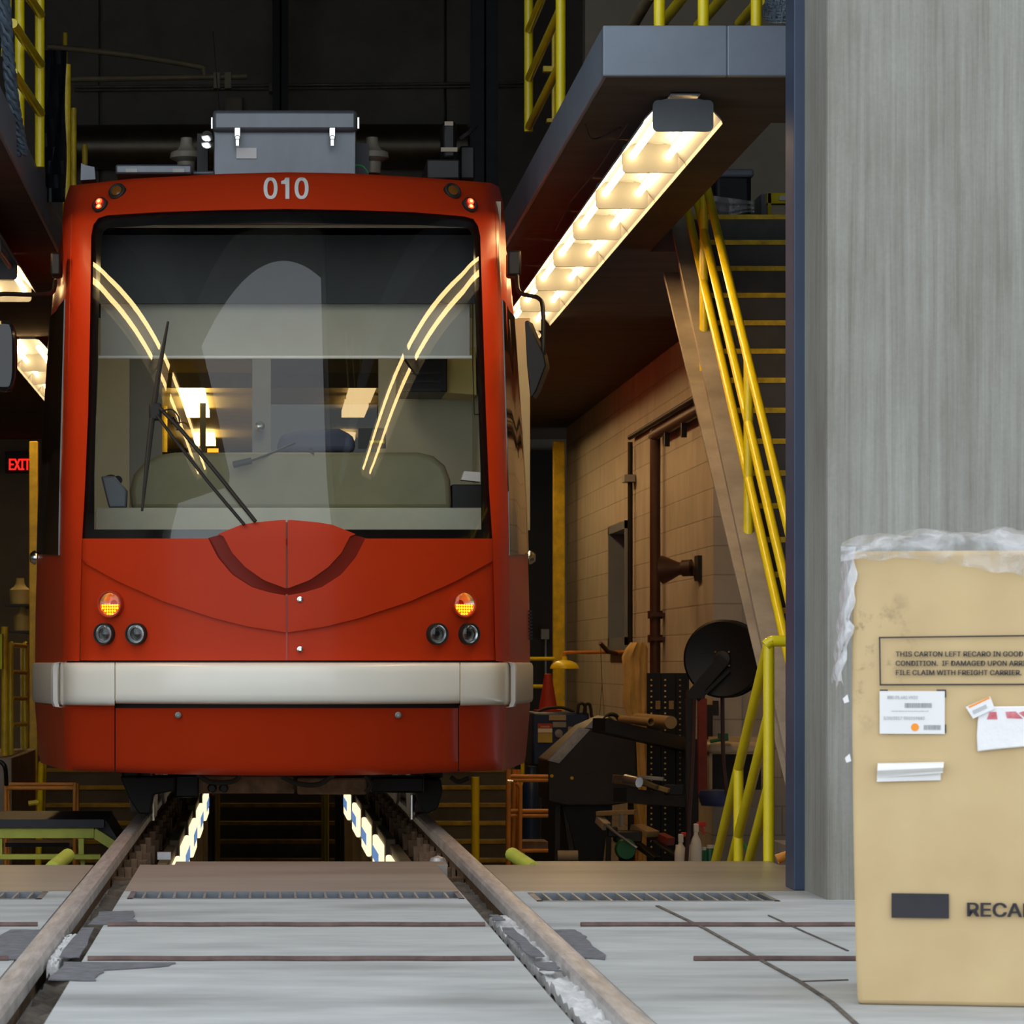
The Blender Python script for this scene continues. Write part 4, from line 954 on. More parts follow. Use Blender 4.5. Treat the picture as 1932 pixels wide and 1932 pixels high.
# guard at the head of the pit stairs on the right
gd = thing('guardrail', 'bright yellow pipe guardrail where stairs descend beside the blue door jamb', 'guardrail', (2.12, 14.0, 0))
XG = 2.12
MB().tube([(XG, 13.98, -.2), (XG, 13.98, .92)], .0235, 14).build('post', M['yellow'], gd)
MB().tube(smoothpath([(XG-.015, 13.97, .90), (XG+.01, 13.97, .918), (XG+.06, 13.97, .92), (XG+.5, 13.97, .92), (XG+.9, 13.97, .92)], 3), .024, 14).build('top_rail', M['yellow'], gd)
for off in (.90, .60, .30): MB().tube([(XG, 14.0, off), (XG, 16.4, off-2.4*.62)], .0225, 14).build('sloping_rail', M['yellow'], gd)
MB().tube([(XG, 14.87, -1.2), (XG, 14.87, .36)], .0225, 14).build('post', M['yellow'], gd)
MB().tube([(XG, 15.7, -1.5), (XG, 15.7, -.15)], .0225, 14).build('post', M['yellow'], gd)
sw = MB()
for i in range(8): sw.box(1.25, 2.08, 14.1+.28*i, 14.1+.28*(i+1)+.03, -1.5, -.19*(i+1)+.02)
tag(sw.build('descending_steps', M['tread'], smooth=False), 'dark steps going down below floor level beside the yellow guardrail', 'stairs')
o = MB().tube([P(1466, 1622, 13.5), P(1497, 1607, 13.5), P(1497, 1640, 13.5)], .022, 12).build('pipe_stub', M['orange_steel']); tag(o, 'short orange pipe bend beside the foot of the blue jamb', 'pipe')
o = MB().tube([P(966, 1612, 14.1), P(1008, 1640, 13.75)], .03, 12).build('toe_pipe', M['yellow_green']); tag(o, 'yellow pipe end sloping to the floor edge right of the track', 'pipe')
o = MB().tube([P(98, 1638, 13.75), P(128, 1614, 14.1)], .03, 12).build('toe_pipe', M['yellow_green']); tag(o, 'yellow pipe end sloping to the floor edge left of the track', 'pipe')
# ------------------------------------------------------------------ on the mezzanines
g = thing('gate_rail', 'yellow barrier of two posts and slanted rails standing on the right mezzanine edge', 'railing', (1.48, 16.6, ZT))
xa = 1.485
MB().tube([(xa, 16.62, ZT), (xa, 16.62, 4.9)], .025, 12).build('post', M['yellow'], g)
MB().tube([(xa, 18.62, 3.79), (xa, 18.62, 5.0)], .025, 12).build('post', M['yellow'], g)
for z in (3.815, 4.085, 4.355, 4.62): MB().tube([(xa, 18.62, z), (xa, 16.62, z)], .022, 12).build('rail', M['yellow'], g)
MB().tube([(xa+.13, 18.5, ZT), (xa+.13, 18.5, 4.4)], .012, 8).box(xa+.07, xa+.19, 18.47, 18.53, 4.10, 4.13).box(xa+.09, xa+.17, 18.47, 18.53, 3.82, 3.84).build('latch_rod', M['yellow_worn'], g)
g = thing('mezzanine_guard', 'yellow guardrail along the front edge of the right mezzanine', 'railing', (2.4, 14.1, ZT))
for px in (1244, 1327, 1427): 
    x = (px-CX)*14.15/F; MB().tube([(x, 14.15, ZT), (x, 14.15, 4.5)], .024, 12).build('post', M['yellow'], g)
for (xa_, ya_), (xb_, yb_) in (((1192, 52), (1228, -10)), ((1246, 48), (1296, -14)), ((1318, 48), (1372, -14)), ((1396, 44), (1432, 2))):
    a = P(xa_, ya_, 14.9); b = P(xb_, yb_, 14.15); MB().tube([a, b], .024, 12).build('brace', M['yellow'] if xa_ > 1200 else M['pipe_tan'], g)
o = MB(); rr = random.Random(5)
for i in range(3):
    for k in range(9):
        px = 1442+i*16+k*1.5; y_ = -12+k*6; c_ = P(px+rr.uniform(-5, 5), y_, 14.25); o.tube([c_+Vector((-.012, 0, .014)), c_+Vector((.012, .01, .016)), c_+Vector((.014, 0, -.016)), c_+Vector((-.012, .01, -.014)), c_+Vector((-.012, 0, .014))], .006, 6)
tag(o.build('chain', M['rope_blue']), 'pale blue chain bundle at the top of the right mezzanine by the pier', 'chain')
MB_ = MB().box(*[v for v in (P(1490, 0, 14.3).x, P(1500, 0, 14.3).x, 14.3, 14.34)], ZT, P(0, 22, 14.3).z); tag(MB_.build('wood_block', M['card_tube']), 'small wooden block beside the chain on the right mezzanine', 'block')
# bin, plastic and yellow rack at the stair head
t = thing('storage_bin', 'dark grey plastic bin with a plastic sheet at the top of the stairs', 'bin', (P(1382, 402, 20.0).x, 20.2, ZT))
a = P(1345, 402, 20.0); a.z = ZT; b = P(1422, 322, 20.0)
rows = [[(a.x+.02+(b.x-a.x-.04)*j/6, 20.0+.5*0, a.z) for j in range(7)], [(a.x+(b.x-a.x)*j/6, 20.0, b.z-.02) for j in range(7)]]
MB().box(a.x+.012, b.x-.012, 20.0, 20.5, a.z, b.z-.02).build('body', M['dark_steel'], t, bevel=.03, seg=3)
MB().box(a.x-.0, b.x+.0, 19.98, 20.52, b.z-.04, b.z+.01).build('lid', M['bluegrey'], t, bevel=.015)
rows = []
for i in range(8):
    rows.append([P(1336+(1424-1336)*j/10, 368+i*4.2+10*math.sin(j*.5)*(i/8)+j*1.2, 19.94-.01*(i % 3)) for j in range(11)])
MB().grid(rows, (0, .003, 0)).build('plastic_sheet', M['film'], t)
t = thing('yellow_rack', 'yellow shelf rack with a white label at the top of the stairs', 'rack', (P(1475, 402, 20.6).x, 20.6, ZT))
a = P(1447, 384, 20.6); b = P(1512, 364, 20.6); MB().box(a.x, b.x, 20.6, 20.68, a.z, b.z).build('shelf_beam', M['yellow'], t, bevel=.003)
a = P(1449, 402, 20.6); a.z = ZT; b = P(1455, 364, 20.6); MB().box(a.x, b.x, 20.6, 20.68, a.z, b.z).build('upright', M['yellow'], t)
a = P(1470, 378, 20.59); b = P(1489, 369, 20.59); MB().box(a.x, b.x, 20.585, 20.6, a.z, b.z).build('white_label', M['label_white'], t)
a = P(1436, 402, 20.7); a.z = ZT; b = P(1446, 366, 20.7); MB().box(a.x, b.x, 20.7, 21.3, a.z, b.z).build('end_panel', M['bluegrey'], t)
# left mezzanine railings
g = thing('gate_rail', 'yellow barrier with slanted rails on the left mezzanine edge', 'railing', (-1.25, 17.3, ZT))
def postpx(px, D, yb, yt, r, par, m='yellow'): a = P(px, yb, D); b = P(px, yt, D); MB().tube([a, b], r, 12).build('post', M[m], par)
xg = (75-CX)*17.8/F
MB().tube([(xg, 17.8, ZT), (xg, 17.8, 4.75)], .026, 12).build('post', M['yellow'], g)
xg2 = (37-CX)*17.4/F; MB().tube([(xg2, 17.4, ZT), (xg2, 17.4, 4.7)], .026, 12).build('post', M['yellow'], g)
xg3 = (18-CX)*16.2/F; MB().tube([(xg3-.02, 16.2, ZT+.3), (xg3, 16.2, 4.4)], .022, 12).build('post', M['yellow'], g)
for y in (28, 122, 214): MB().tube([P(24, y-78, 16.6), P(77, y, 17.8)], .024, 12).build('rail', M['yellow'], g)
g = thing('mezzanine_guard', 'row of worn yellow posts along the left mezzanine beyond the barrier', 'railing', (-1.25, 20, ZT))
for px, D, yt, r in ((126, 20.0, 122, .025), (139, 22.5, 204, .02), (160, 25.2, 273, .022), (123, 27, 62, .02)):
    a = P(px, yt, D); MB().tube([(a.x, D, ZT), (a.x, D, a.z)], r, 12).build('post', M['yellow_worn'], g)
o = MB(); base = [P(6, -25, 16.0), P(12, 60, 16.05), P(18, 130, 16.1), P(26, 200, 16.2), P(36, 255, 16.3), P(42, 292, 16.35)]
bp = smoothpath(base, 14)
for q in range(4):
    o.tube([p+Vector((.020*math.cos(i*.42+q*1.571), .018*math.sin(i*.42+q*1.571), .006*math.sin(i*1.9+q))) for i, p in enumerate(bp)], .013, 6)
tag(o.build('cable_bundle', mat('dark blue cable jacket', (.07, .10, .135), .6, var=.5, scale=18)), 'dark blue grey cable bundle hanging in front of the left mezzanine barrier', 'cable')
rows = []
for i in range(12):
    rows.append([P(84+j*5.0+2*math.sin(i*.8+j), 95+i*26, 18.6+.05*math.sin(j*1.9+i*.6)) for j in range(9)])
tag(MB().grid(rows, (0, .01, 0)).build('hanging_sheet', M['dark_steel']), 'dark cloth hanging between the yellow posts on the left mezzanine', 'cloth')
# pipes and wall gear at the back
t = thing('pipe_bracket', 'tan pipe arm with a sloping brace reaching over the streetcar roof', 'pipe', P(280, 150, 24))
MB().tube([P(105, 150, 24), P(466, 144, 24)], .022, 10).build('pipe', M['pipe_tan'], t)
MB().tube(smoothpath([P(90, 88, 24), P(235, 103, 24), P(372, 125, 24), P(384, 132, 24), P(386, 146, 24)], 5), .022, 10).build('brace', M['pipe_tan'], t)
for x in (409, 430): MB().box(P(x-6, 0, 24).x, P(x+6, 0, 24).x, 23.96, 24.04, P(0, 168, 24).z, P(0, 138, 24).z).build('clamp', M['pipe_tan'], t)
for y in (160, 166): o = MB().tube([P(140, y+4, 36.4), P(990, y-4, 36.4)], .014, 8).build('conduit', M['steel_dull']); tag(o, f'{"upper" if y == 160 else "lower"} of two thin conduits along the dark back wall', 'conduit')
o = MB().box(P(424, 0, 36).x, P(457, 0, 36).x, 36.2, 36.5, P(0, 210, 36).z, P(0, 176, 36).z).build('junction_box', M['beige_wall'], bevel=.02); tag(o, 'small beige box on the back wall above the roof box', 'junction box')
o = MB().box(P(507, 0, 36).x, P(514, 0, 36).x, 36.3, 36.5, P(0, 164, 36).z, P(0, 146, 36).z).build('switch_box', M['beige_wall'], bevel=.01); tag(o, 'tiny pale switch box beside the black column on the back wall', 'switch box')
o = MB().tube([P(120, 278, 36.26), P(400, 276, 36.26), P(880, 276, 36.26)], .238, 32).build('duct', M['duct']); tag(o, 'large round dull metal duct behind the streetcar roof', 'duct')
# ------------------------------------------------------------------ right workshop
def pb(x0, x1, y0, y1, D, d): a = P(x0, y1, D); b = P(x1, y0, D); return MB().box(a.x, b.x, D, D+d, a.z, b.z)
t = thing('standpipe', 'dark red pipe dropping down the block wall beside the horn', 'pipe', (3.09, 26.3, -1.5))
D1 = 3.09*F/(1236-CX); D2 = 3.09*F/(1316-CX)
MB().tube(smoothpath([(3.09, D1, -1.5), (3.09, D1, 1.0), (3.09, D1, 2.5), (3.09, D1-.05, 2.60), (3.09, D1-.15, 2.62), (3.09, D2-.8, 2.62)], 6), .042, 14).build('pipe', M['pipe_red'], t)
for y in (1160, 1205): z = P(0, y, D1).z; MB().tube([(3.09, D1, z-.03), (3.09, D1, z+.03)], .06, 14).box(3.05, 3.16, D1-.08, D1+.08, z-.015, z+.015).build('collar', M['pipe_red'], t)
for f_ in (.3, .7): yy = D1+(D2-D1)*f_; MB().box(3.07, 3.11, yy-.02, yy+.02, 2.48, 2.62).build('hanger', M['black_metal'], t)
t = thing('conduit', 'thin dark conduit with a box climbing the block wall beside the window', 'conduit', (3.12, 28.4, -1.5))
D1 = 3.12*F/(1189-CX); MB().tube([(3.12, D1, -1.5), (3.12, D1, 2.70)], .022, 10).build('tube', M['black_metal'], t)
o = MB().tube([(3.12, D1+.02, 2.74), (3.12, 23.8, 2.74)], .022, 10).build('conduit', M['black_metal']); tag(o, 'thin dark conduit along the top of the block wall above the standpipe', 'conduit')
a = P(1190, 910, D1); MB().box(3.06, 3.15, D1-.12, D1+.12, a.z, a.z+.06).build('box', M['steel_dull'], t)
t = thing('horn_speaker', 'dark brown horn speaker on the block wall above the reel', 'speaker', (3.02, 24.3, P(0, 1075, 24.3).z))
a = P(1250, 1075, 24.4); b = P(1306, 1071, 24.3); ax = (b-a).normalized(); L = (b-a).length
MB().lathe([(.085, 0), (.105, .0), (.10, .015), (.075, .07), (.05, .12), (.045, .15), (.06, .155), (.062, L*.98), (.001, L)], a, ax, 24, 1.0).build('horn', M['pipe_red'], t)
MB().tube([b, P(1312, 1088, 24.2), (3.16, 24.1, b.z-.05)], .014, 8).box(3.13, 3.16, 24.0, 24.2, b.z-.10, b.z+.08).build('bracket', M['black_metal'], t)
t = thing('column_post', 'yellow steel column beside the far end of the block wall', 'column', (2.98, 33.5, -1.5))
a = P(1044, 838, 33.4); b = P(1066, 838, 33.4); MB().box(a.x, b.x, 33.4, 33.5, -1.5, 3.05).build('column', M['yellow_worn'], t, bevel=.008)
t = thing('far_railing', 'yellow two bar railing left of the yellow column on the right', 'railing', (2.7, 32.5, -1.5))
for y in (1243, 1295): MB().tube([P(990, y, 32.8), P(1046, y, 32.8)], .02, 10).build('rail', M['yellow'], t)
MB().tube([P(986, 1240, 32.8), (P(986, 1240, 32.8).x, 32.8, -1.5)], .02, 10).build('post', M['yellow'], t)
t = thing('wall_switch', 'small grey switch box on a conduit left of the yellow column', 'switch box', P(1028, 1205, 36.3))
pb(1021, 1036, 1187, 1206, 36.35, .1).build('box', M['steel_dull'], t); MB().tube([P(1029, 1206, 36.4), P(1029, 1290, 36.4)], .012, 6).build('conduit', M['steel_dull'], t)
o = MB().lathe([(.018, .30), (.028, .295), (.075, .015), (.11, .015), (.11, 0)], P(1034, 1342.4, 26.45), (0, 0, 1), 24).build('traffic_cone', M['cone']); tag(o, 'small red cone standing on the blue welding machine', 'cone')
# emergency shower
t = thing('emergency_shower', 'yellow emergency shower head on a horizontal pipe in front of the block wall', 'shower', P(1065, 1262, 26.5))
MB().lathe([(.10, .0), (.115, .002), (.112, .02), (.095, .045), (.06, .062), (.022, .07), (.02, .10)], P(1065, 1262, 26.5), (0, 0, 1), 28).build('shower_head', M['yellow'], t)
MB().tube(smoothpath([P(1065, 1243, 26.5), P(1065, 1234, 26.5), P(1072, 1231, 26.5), P(1120, 1231, 26.5), P(1185, 1230, 26.5)], 4), .014, 10).build('pipe', M['orange_steel'], t)
MB().tube([P(1132, 1213, 26.4), P(1146, 1229, 26.45), P(1164, 1233, 26.5)], .018, 8).build('pull_valve', M['pipe_red'], t)
MB().tube([P(1133, 1217, 26.4), P(1136, 1290, 26.4), P(1131, 1352, 26.4), P(1140, 1352, 26.4), P(1136, 1290, 26.4)], .003, 6).build('pull_chain', M['pipe_tan'], t)
MB().tube([P(1197, 1225, 26.2), (P(1197, 0, 26.2).x, 26.2, -1.5)], .03, 10).tube([P(1180, 1230, 26.4), P(1197, 1226, 26.2)], .014, 8).build('riser', M['orange_steel'], t)
# canvas cover
def canvas():
    rows = []; n = 16
    prof = [(1212, 1190, 1218), (1225, 1180, 1222), (1240, 1173, 1222), (1262, 1176, 1222), (1285, 1178, 1221), (1310, 1175, 1222), (1335, 1177, 1222), (1352, 1184, 1222), (1370, 1176, 1223), (1400, 1173, 1224), (1440, 1178, 1225), (1480, 1186, 1225), (1520, 1196, 1226), (1562, 1203, 1226), (1640, 1206, 1226)]
    for i, (y, xl, xr) in enumerate(prof):
        a = P(xl, y, 25.6); b = P(xr, y, 25.6); row = []
        for j in range(n+1):
            q = math.pi*j/n; f_ = (1-math.cos(q))/2; fold = .018*math.sin(j*1.9+i*.25)*math.sin(q)+.012*math.sin(i*1.7+j*.6)
            row.append(Vector((a.x+(b.x-a.x)*f_, 25.6-.10*math.sin(q)+fold, a.z)))
        rows.append(row)
    return MB().grid(rows, (0, .02, 0))
o = canvas().build('canvas_cover', M['khaki'], angle=80); tag(o, 'khaki canvas cover hanging tall beside the black rack', 'canvas cover')
# cantilever rack with arms
t = thing('storage_rack', 'black slotted steel rack with arms holding tubes and metal bits', 'rack', (P(1270, 0, 22.9).x, 22.9, -1.5))
for x0, x1 in ((1222, 1246), (1248, 1274), (1276, 1300)):
    a = P(x0, 1270, 22.9); b = P(x1, 1270, 22.9); u = MB().box(a.x, b.x, 22.9, 22.96, -1.5, a.z).build('upright', M['black_metal'], t)
    h = MB()
    for k in range(32):
        if 1283+k*10.5 > 1640: break
        p_ = P(x0+7, 1283+k*10.5, 22.895); h.box(p_.x-.006, p_.x+.006, 22.892, 22.9, p_.z-.005, p_.z+.006)
    o = h.build('slots', M['khaki'] if x0 < 1270 else M['card_tube'], u); o['kind'] = 'stuff'
for y0, y1 in ((1322, 1338),): 
    for x in (1237, 1262): pb(x, x+9, y0, y1, 22.88, .01).build('bracket_plate', M['card_tube'], t)
for (xa_, ya_), (xb_, yb_) in (((1130, 1368), (1290, 1405)), ((1170, 1500), (1296, 1512))):
    a = P(xa_, ya_, 21.6); b = P(xb_, yb_, 22.9); MB().beam(a, b, .09, .09).build('rack_arm', M['black_metal'], t)
pb(1258, 1318, 1395, 1640, 23.0, .3).build('side_panel', M['black'], t)
def tubepx(xa_, ya_, Da, xb_, yb_, Db, r, m, nm, lab, cat, hollow=False):
    a = P(xa_, ya_, Da); b = P(xb_, yb_, Db); d = (b-a).normalized(); L = (b-a).length
    prof = [(r*.82, .01), (r*.82, 0), (r, 0), (r, L), (r*.82, L), (r*.82, L-.12), (.001, L-.12)] if hollow else [(.001, 0), (r, 0), (r, L), (.001, L)]
    o = MB().lathe(prof, a, d, 20).build(nm, M[m]); tag(o, lab, cat); return o
tubepx(1203, 1357, 22.6, 1266, 1363, 21.9, .042, 'card_tube', 'cardboard_tube', 'thick brown cardboard tube with a capped end lying on the rack arm', 'tube')
tubepx(1172, 1357, 22.3, 1228, 1362, 21.95, .026, 'card_tube', 'pipe_length', 'short dark open tube beside the thick cardboard tube on the rack', 'tube', True)
rr = random.Random(12)
mats = ('silver', 'pipe_tan', 'card_tube', 'steel_dull', 'black_metal', 'rail_side')
labs = ('shiny metal roll on the lower rack arm', 'grey bar angled across the lower rack arm', 'brown offcut on the lower rack arm by the canvas', 'dull bar on top of the lower rack pile', 'black box end on the lower rack arm at right', 'rusty block at the left end of the lower rack arm')
for i, (xa_, ya_, xb_, yb_, w_, h_) in enumerate(((1180, 1470, 1206, 1476, .07, .07), (1196, 1468, 1240, 1486, .05, .03), (1214, 1478, 1262, 1492, .06, .03), (1208, 1466, 1252, 1470, .05, .025), (1254, 1490, 1290, 1490, .06, .07), (1156, 1470, 1186, 1472, .08, .06))):
    a = P(xa_, ya_, 22.0+.03*i); b = P(xb_, yb_, 21.9+.05*i)
    if i == 0: o = MB().tube([a, b], .035, 14).build('metal_roll', M[mats[i]])
    else: o = MB().beam(a, b, w_, h_).build('metal_offcut', M[mats[i]], bevel=.004)
    tag(o, labs[i], 'metal piece')
# hose reel
t = thing('hose_reel', 'big black hose reel disc on a slanted arm under the stairs', 'hose reel', P(1362, 1243, 20.8))
c_ = P(1364, 1243, 20.8); ax = Vector((-.34, -1, 0)).normalized()
MB().lathe([(.05, .0), (.19, .02), (.232, .03), (.245, .02), (.245, .005), (.12, -.005), (.12, -.16), (.245, -.165), (.245, -.18), (.05, -.19)], c_, ax, 48).build('drum', M['black_metal'], t)
MB().lathe([(.05, .02), (.05, .04), (.02, .045), (.001, .045)], c_, ax, 20).build('hub', M['dark_steel'], t)
bl = MB(); a_ = ax.cross(Vector((0, 0, 1))).normalized()
for q in (45, 135, 225, 315): bl.lathe([(.007, 0), (.006, .008), (.001, .009)], c_+ax*.022+a_*.06*math.cos(math.radians(q))+Vector((0, 0, .06*math.sin(math.radians(q)))), ax, 8)
bl.lathe([(.012, 0), (.012, .006), (.008, .006), (.007, 0)], c_+ax*.046, ax, 14)
bl.build('bolts', M['card_tube'], t)
MB().beam(c_+ax*.05+Vector((.02, 0, -.0)), P(1306, 1312, 20.75), .012, .075).beam(c_+ax*.05+Vector((.05, 0, -.07)), P(1316, 1322, 20.75), .012, .02).build('arm', M['black'], t)
pb(1298, 1330, 1302, 1318, 20.7, .1).build('mount', M['black'], t)
pb(1296, 1312, 1318, 1640, 21.2, .08).build('stand', M['black'], t)
for pts, lab, m in (([P(1310, 1318, 21), P(1308, 1400, 21), P(1303, 1500, 21), P(1294, 1640, 21)], 'dark red hose hanging left of the red board', 'pipe_red'), ([P(1363, 1316, 21), P(1364, 1400, 21), P(1366, 1450, 21), P(1374, 1520, 21)], 'thin red hose hanging below the black reel', 'pipe_red')):
    tag(MB().tube(smoothpath(pts, 6), .013, 8).build('hose', M[m]), lab, 'hose')
o = pb(1318, 1334, 1318, 1500, 22.45, .08).build('red_board', M['red_paint']); tag(o, 'tall dark red board standing between rack and basin', 'board')
o = pb(1325, 1345, 1330, 1395, 23.2, .1).build('dark_frame', M['black']); tag(o, 'narrow black frame between the red board and the basin', 'frame')
t = thing('wash_basin', 'cream wall basin on a pale cabinet behind the yellow stair rails', 'basin', P(1385, 1500, 22.8))
pb(1337, 1440, 1402, 1421, 22.6, .45).build('basin', M['sink'], t, bevel=.02); pb(1338, 1344, 1421, 1490, 22.7, .4).build('side', M['sink'], t); pb(1338, 1440, 1390, 1402, 23.0, .05).build('splash_back', M['sink'], t)
pb(1344, 1436, 1424, 1490, 22.9, .2).build('front', M['cabinet'], t)
o = pb(1346, 1356, 1322, 1350, 23.3, .06).build('soap_dispenser', M['cabinet']); tag(o, 'small dark dispenser on the wall above the basin', 'dispenser')
o = MB().tube([P(1340, 1399, 22.55), P(1356, 1396, 22.55), P(1374, 1394, 22.55)], .012, 8).box(P(1358, 0, 22.5).x, P(1374, 0, 22.5).x, 22.5, 22.6, P(0, 1396, 22.5).z, P(0, 1384, 22.5).z).build('scrub_brush', M['green_plastic']); tag(o, 'green brush lying on the cream basin', 'brush')
o = MB().lathe([(.001, 0), (.10, 0), (.12, .06), (.11, .10), (.001, .11)], P(1352, 1520, 22), (0, 0, 1), 20).build('blue_tub', M['blue_plastic']); tag(o, 'dark blue tub under the cream basin', 'tub')
# blast cabinet
t = thing('blast_cabinet', 'dark grey steel cabinet with sloping window on legs', 'cabinet', (P(1120, 0, 23).x, 23, -1.5))
out = [(1033, 1436), (1105, 1372), (1128, 1362), (1150, 1352), (1200, 1385), (1205, 1512), (1150, 1520), (1068, 1520), (1034, 1512)]
MB().prism([P(x, y, 23) for x, y in out], (0, .8, 0)).build('body', M['cabinet'], t, bevel=.01)
a, b, c2_, d_ = P(1040, 1434, 22.99), P(1056, 1437, 22.9), P(1111, 1378, 22.9), P(1094, 1376, 22.99)
pp = [P(1034, 1435, 22.99), P(1055, 1440, 22.99), P(1114, 1376, 22.99), P(1092, 1372, 22.99)]; MB().prism(pp, (0, .02, 0)).build('window_frame', M['silver'], t)
pp = [P(1041, 1433, 22.98), P(1054, 1436, 22.98), P(1108, 1379, 22.98), P(1094, 1376, 22.98)]; MB().prism(pp, (0, .008, 0)).build('window_glass', mat('pale window sheen', (.42, .43, .45), .25, var=.3, scale=20), t)  # pane coloured pale to stand for the light it reflects
pp = [P(1104, 1373, 22.99), P(1120, 1374, 22.99), P(1134, 1361, 22.99), P(1118, 1359, 22.99)]; MB().prism(pp, (0, .02, 0)).build('lamp_cover', M['silver'], t)
MB().tube(smoothpath([P(1140, 1357, 23.1), P(1150, 1348, 23.1), P(1162, 1350, 23.1), P(1170, 1362, 23.1)], 5), .014, 8).build('air_hose', M['rubber'], t)
for x, y in ((1041, 1464), (1079, 1468)): MB().lathe([(.012, 0), (.012, .01), (.001, .012)], P(x, y, 22.99), (0, -1, 0), 10).build('latch', M['stripe'], t)
for xa_, xb_ in ((1052, 1050), (1066, 1090), (1150, 1146), (1190, 1196)): MB().beam(P(xa_, 1515, 23.1), P(xb_, 1700, 23.1), .035, .035).build('leg', M['cabinet'], t)
MB().prism([P(1064, 1518, 23.05), P(1150, 1518, 23.05), P(1130, 1700, 23.05), P(1112, 1700, 23.05)], (0, .6, 0)).build('hopper', M['black_metal'], t)
MB().tube([P(1052, 1614, 23), P(1090, 1614, 23)], .035, 12).build('dust_pipe', M['beige_wall'], t)
# welder on its cart
t = thing('welding_machine', 'dark blue welding machine with warning notices behind the steel cabinet', 'welder', (P(1055, 0, 26).x, 26, -.6))
pb(1004, 1112, 1344, 1445, 26, .7).build('case', M['cab_blue'], t, bevel=.02)
pb(1036, 1068, 1349, 1359, 25.985, .01).build('maker_plate', M['beige_wall'], t); pb(1043, 1068, 1362, 1372, 25.985, .01).build('scale_plate', M['steel_dull'], t)
w_ = pb(1015, 1042, 1374, 1401, 25.985, .01).build('warning_notice', M['label_yellow'], t); pb(1015, 1042, 1365, 1374, 25.985, .01).build('warning_header', M['red_label'], w_); pb(1015, 1042, 1375, 1382, 25.98, .008).build('warning_strip', M['label_white'], w_)
text_mesh('warning_text', 'DANGER', M['label_white'], face_matrix(P(1028.5, 1372.5, 25.98), (1, 0, 0), (0, 0, 1)), .024, t, align='CENTER')
MB().lathe([(.034, 0), (.03, .02), (.001, .022)], P(1054, 1384, 26), (0, -1, 0), 20).build('dial', M['steel_dull'], t); pb(1072, 1080, 1371, 1380, 25.985, .01).build('output_plate', M['beige_wall'], t)
MB().tube(smoothpath([P(1010, 1346, 26.1), P(1030, 1337, 26.1), P(1060, 1335, 26.1), P(1085, 1344, 26.1)], 6), .012, 8).build('handle', M['rubber'], t)
MB().tube(smoothpath([P(1090, 1345, 26), P(1092, 1330, 26), P(1099, 1327, 26), P(1104, 1334, 26), P(1104, 1346, 26)], 6), .013, 8).tube(smoothpath([P(1102, 1345, 26), P(1105, 1330, 26), P(1112, 1329, 26), P(1115, 1340, 26), P(1116, 1350, 26), P(1122, 1358, 26)], 6), .013, 8).build('cable_loop', M['rubber'], t)
MB().box(P(1004, 0, 26).x, P(1112, 0, 26).x, 26, 26.7, -1.5, P(0, 1446, 26).z).build('cart_base', M['black_metal'], t)
o = MB().lathe([(.07, 0), (.075, .4), (.06, .5), (.03, .54), (.03, .60)], P(1003, 1600, 24.5), (0, 0, 1), 20).build('gas_bottle', M['cab_blue']); tag(o, 'dark blue gas bottle behind the orange hand truck', 'gas bottle')
# orange hand truck
t = thing('hand_truck', 'orange tube hand truck at the floor edge right of the track', 'hand truck', (P(995, 0, 21).x, 21, -1.5))
for x in (959, 970, 978): MB().tube([P(x, 1452, 21+(.2 if x > 965 else 0)), (P(x, 0, 21).x, 21+(.2 if x > 965 else 0), -1.5)], .016, 10).build('upright', M['orange_steel'], t)
for y in (1465, 1472, 1530, 1539, 1605): MB().tube([P(962, y, 21.1), P(1034, y, 21.1)], .013, 10).build('cross_bar', M['orange_steel'], t)
MB().tube(smoothpath([P(974, 1478, 21), P(981, 1485, 21), P(982, 1500, 21), P(981, 1610, 21)], 5), .013, 10).build('side_bar', M['orange_steel'], t)
pb(983, 1034, 1588, 1602, 21.1, .3).build('toe_plate', M['rail_side'], t)
MB().tube([P(957, 1473, 20.9), P(968, 1474, 20.9)], .010, 8).build('axle', M['chrome'], t)
# bench with vise and bottles, top just under the sight line
t = thing('workbench', 'low dark workbench hidden beyond the floor edge', 'bench', (P(1250, 0, 21.3).x, 21.3, -1.5))
MB().box(P(1110, 0, 21).x, P(1370, 0, 21).x, 21.0, 21.9, -.56, -.50).build('top', M['cabinet'], t)
for x in (1115, 1362):
    for y in (21.05, 21.85): MB().box(P(x, 0, 21).x-.03, P(x, 0, 21).x+.03, y-.03, y+.03, -1.5, -.56).build('leg', M['cabinet'], t)
t = thing('bench_vise', 'dark steel bench vise in front of the rack', 'vise', P(1185, 1642, 21.3))
MB().lathe([(.08, 0), (.08, .03), (.05, .06), (.055, .12), (.06, .16)], P(1182, 1642, 21.3), (0, 0, 1), 20).build('base', M['dark_steel'], t)
MB().lathe([(.001, -.03), (.06, -.02), (.07, .0), (.06, .05)], P(1180, 1602, 21.2), (0, -1, 0), 20).build('swivel', M['green_plastic'], t)
pb(1160, 1212, 1568, 1590, 21.25, .14).build('jaw', M['cabinet'], t, bevel=.01); pb(1146, 1166, 1560, 1580, 21.2, .1).build('jaw', M['dark_steel'], t, bevel=.01)
MB().tube([P(1142, 1555, 21.2), P(1160, 1570, 21.15), P(1202, 1600, 21.1)], .01, 8).build('handle', M['silver'], t)
MB().tube([P(1172, 1535, 21.2), P(1172, 1560, 21.2)], .012, 8).build('screw', M['steel_dull'], t)
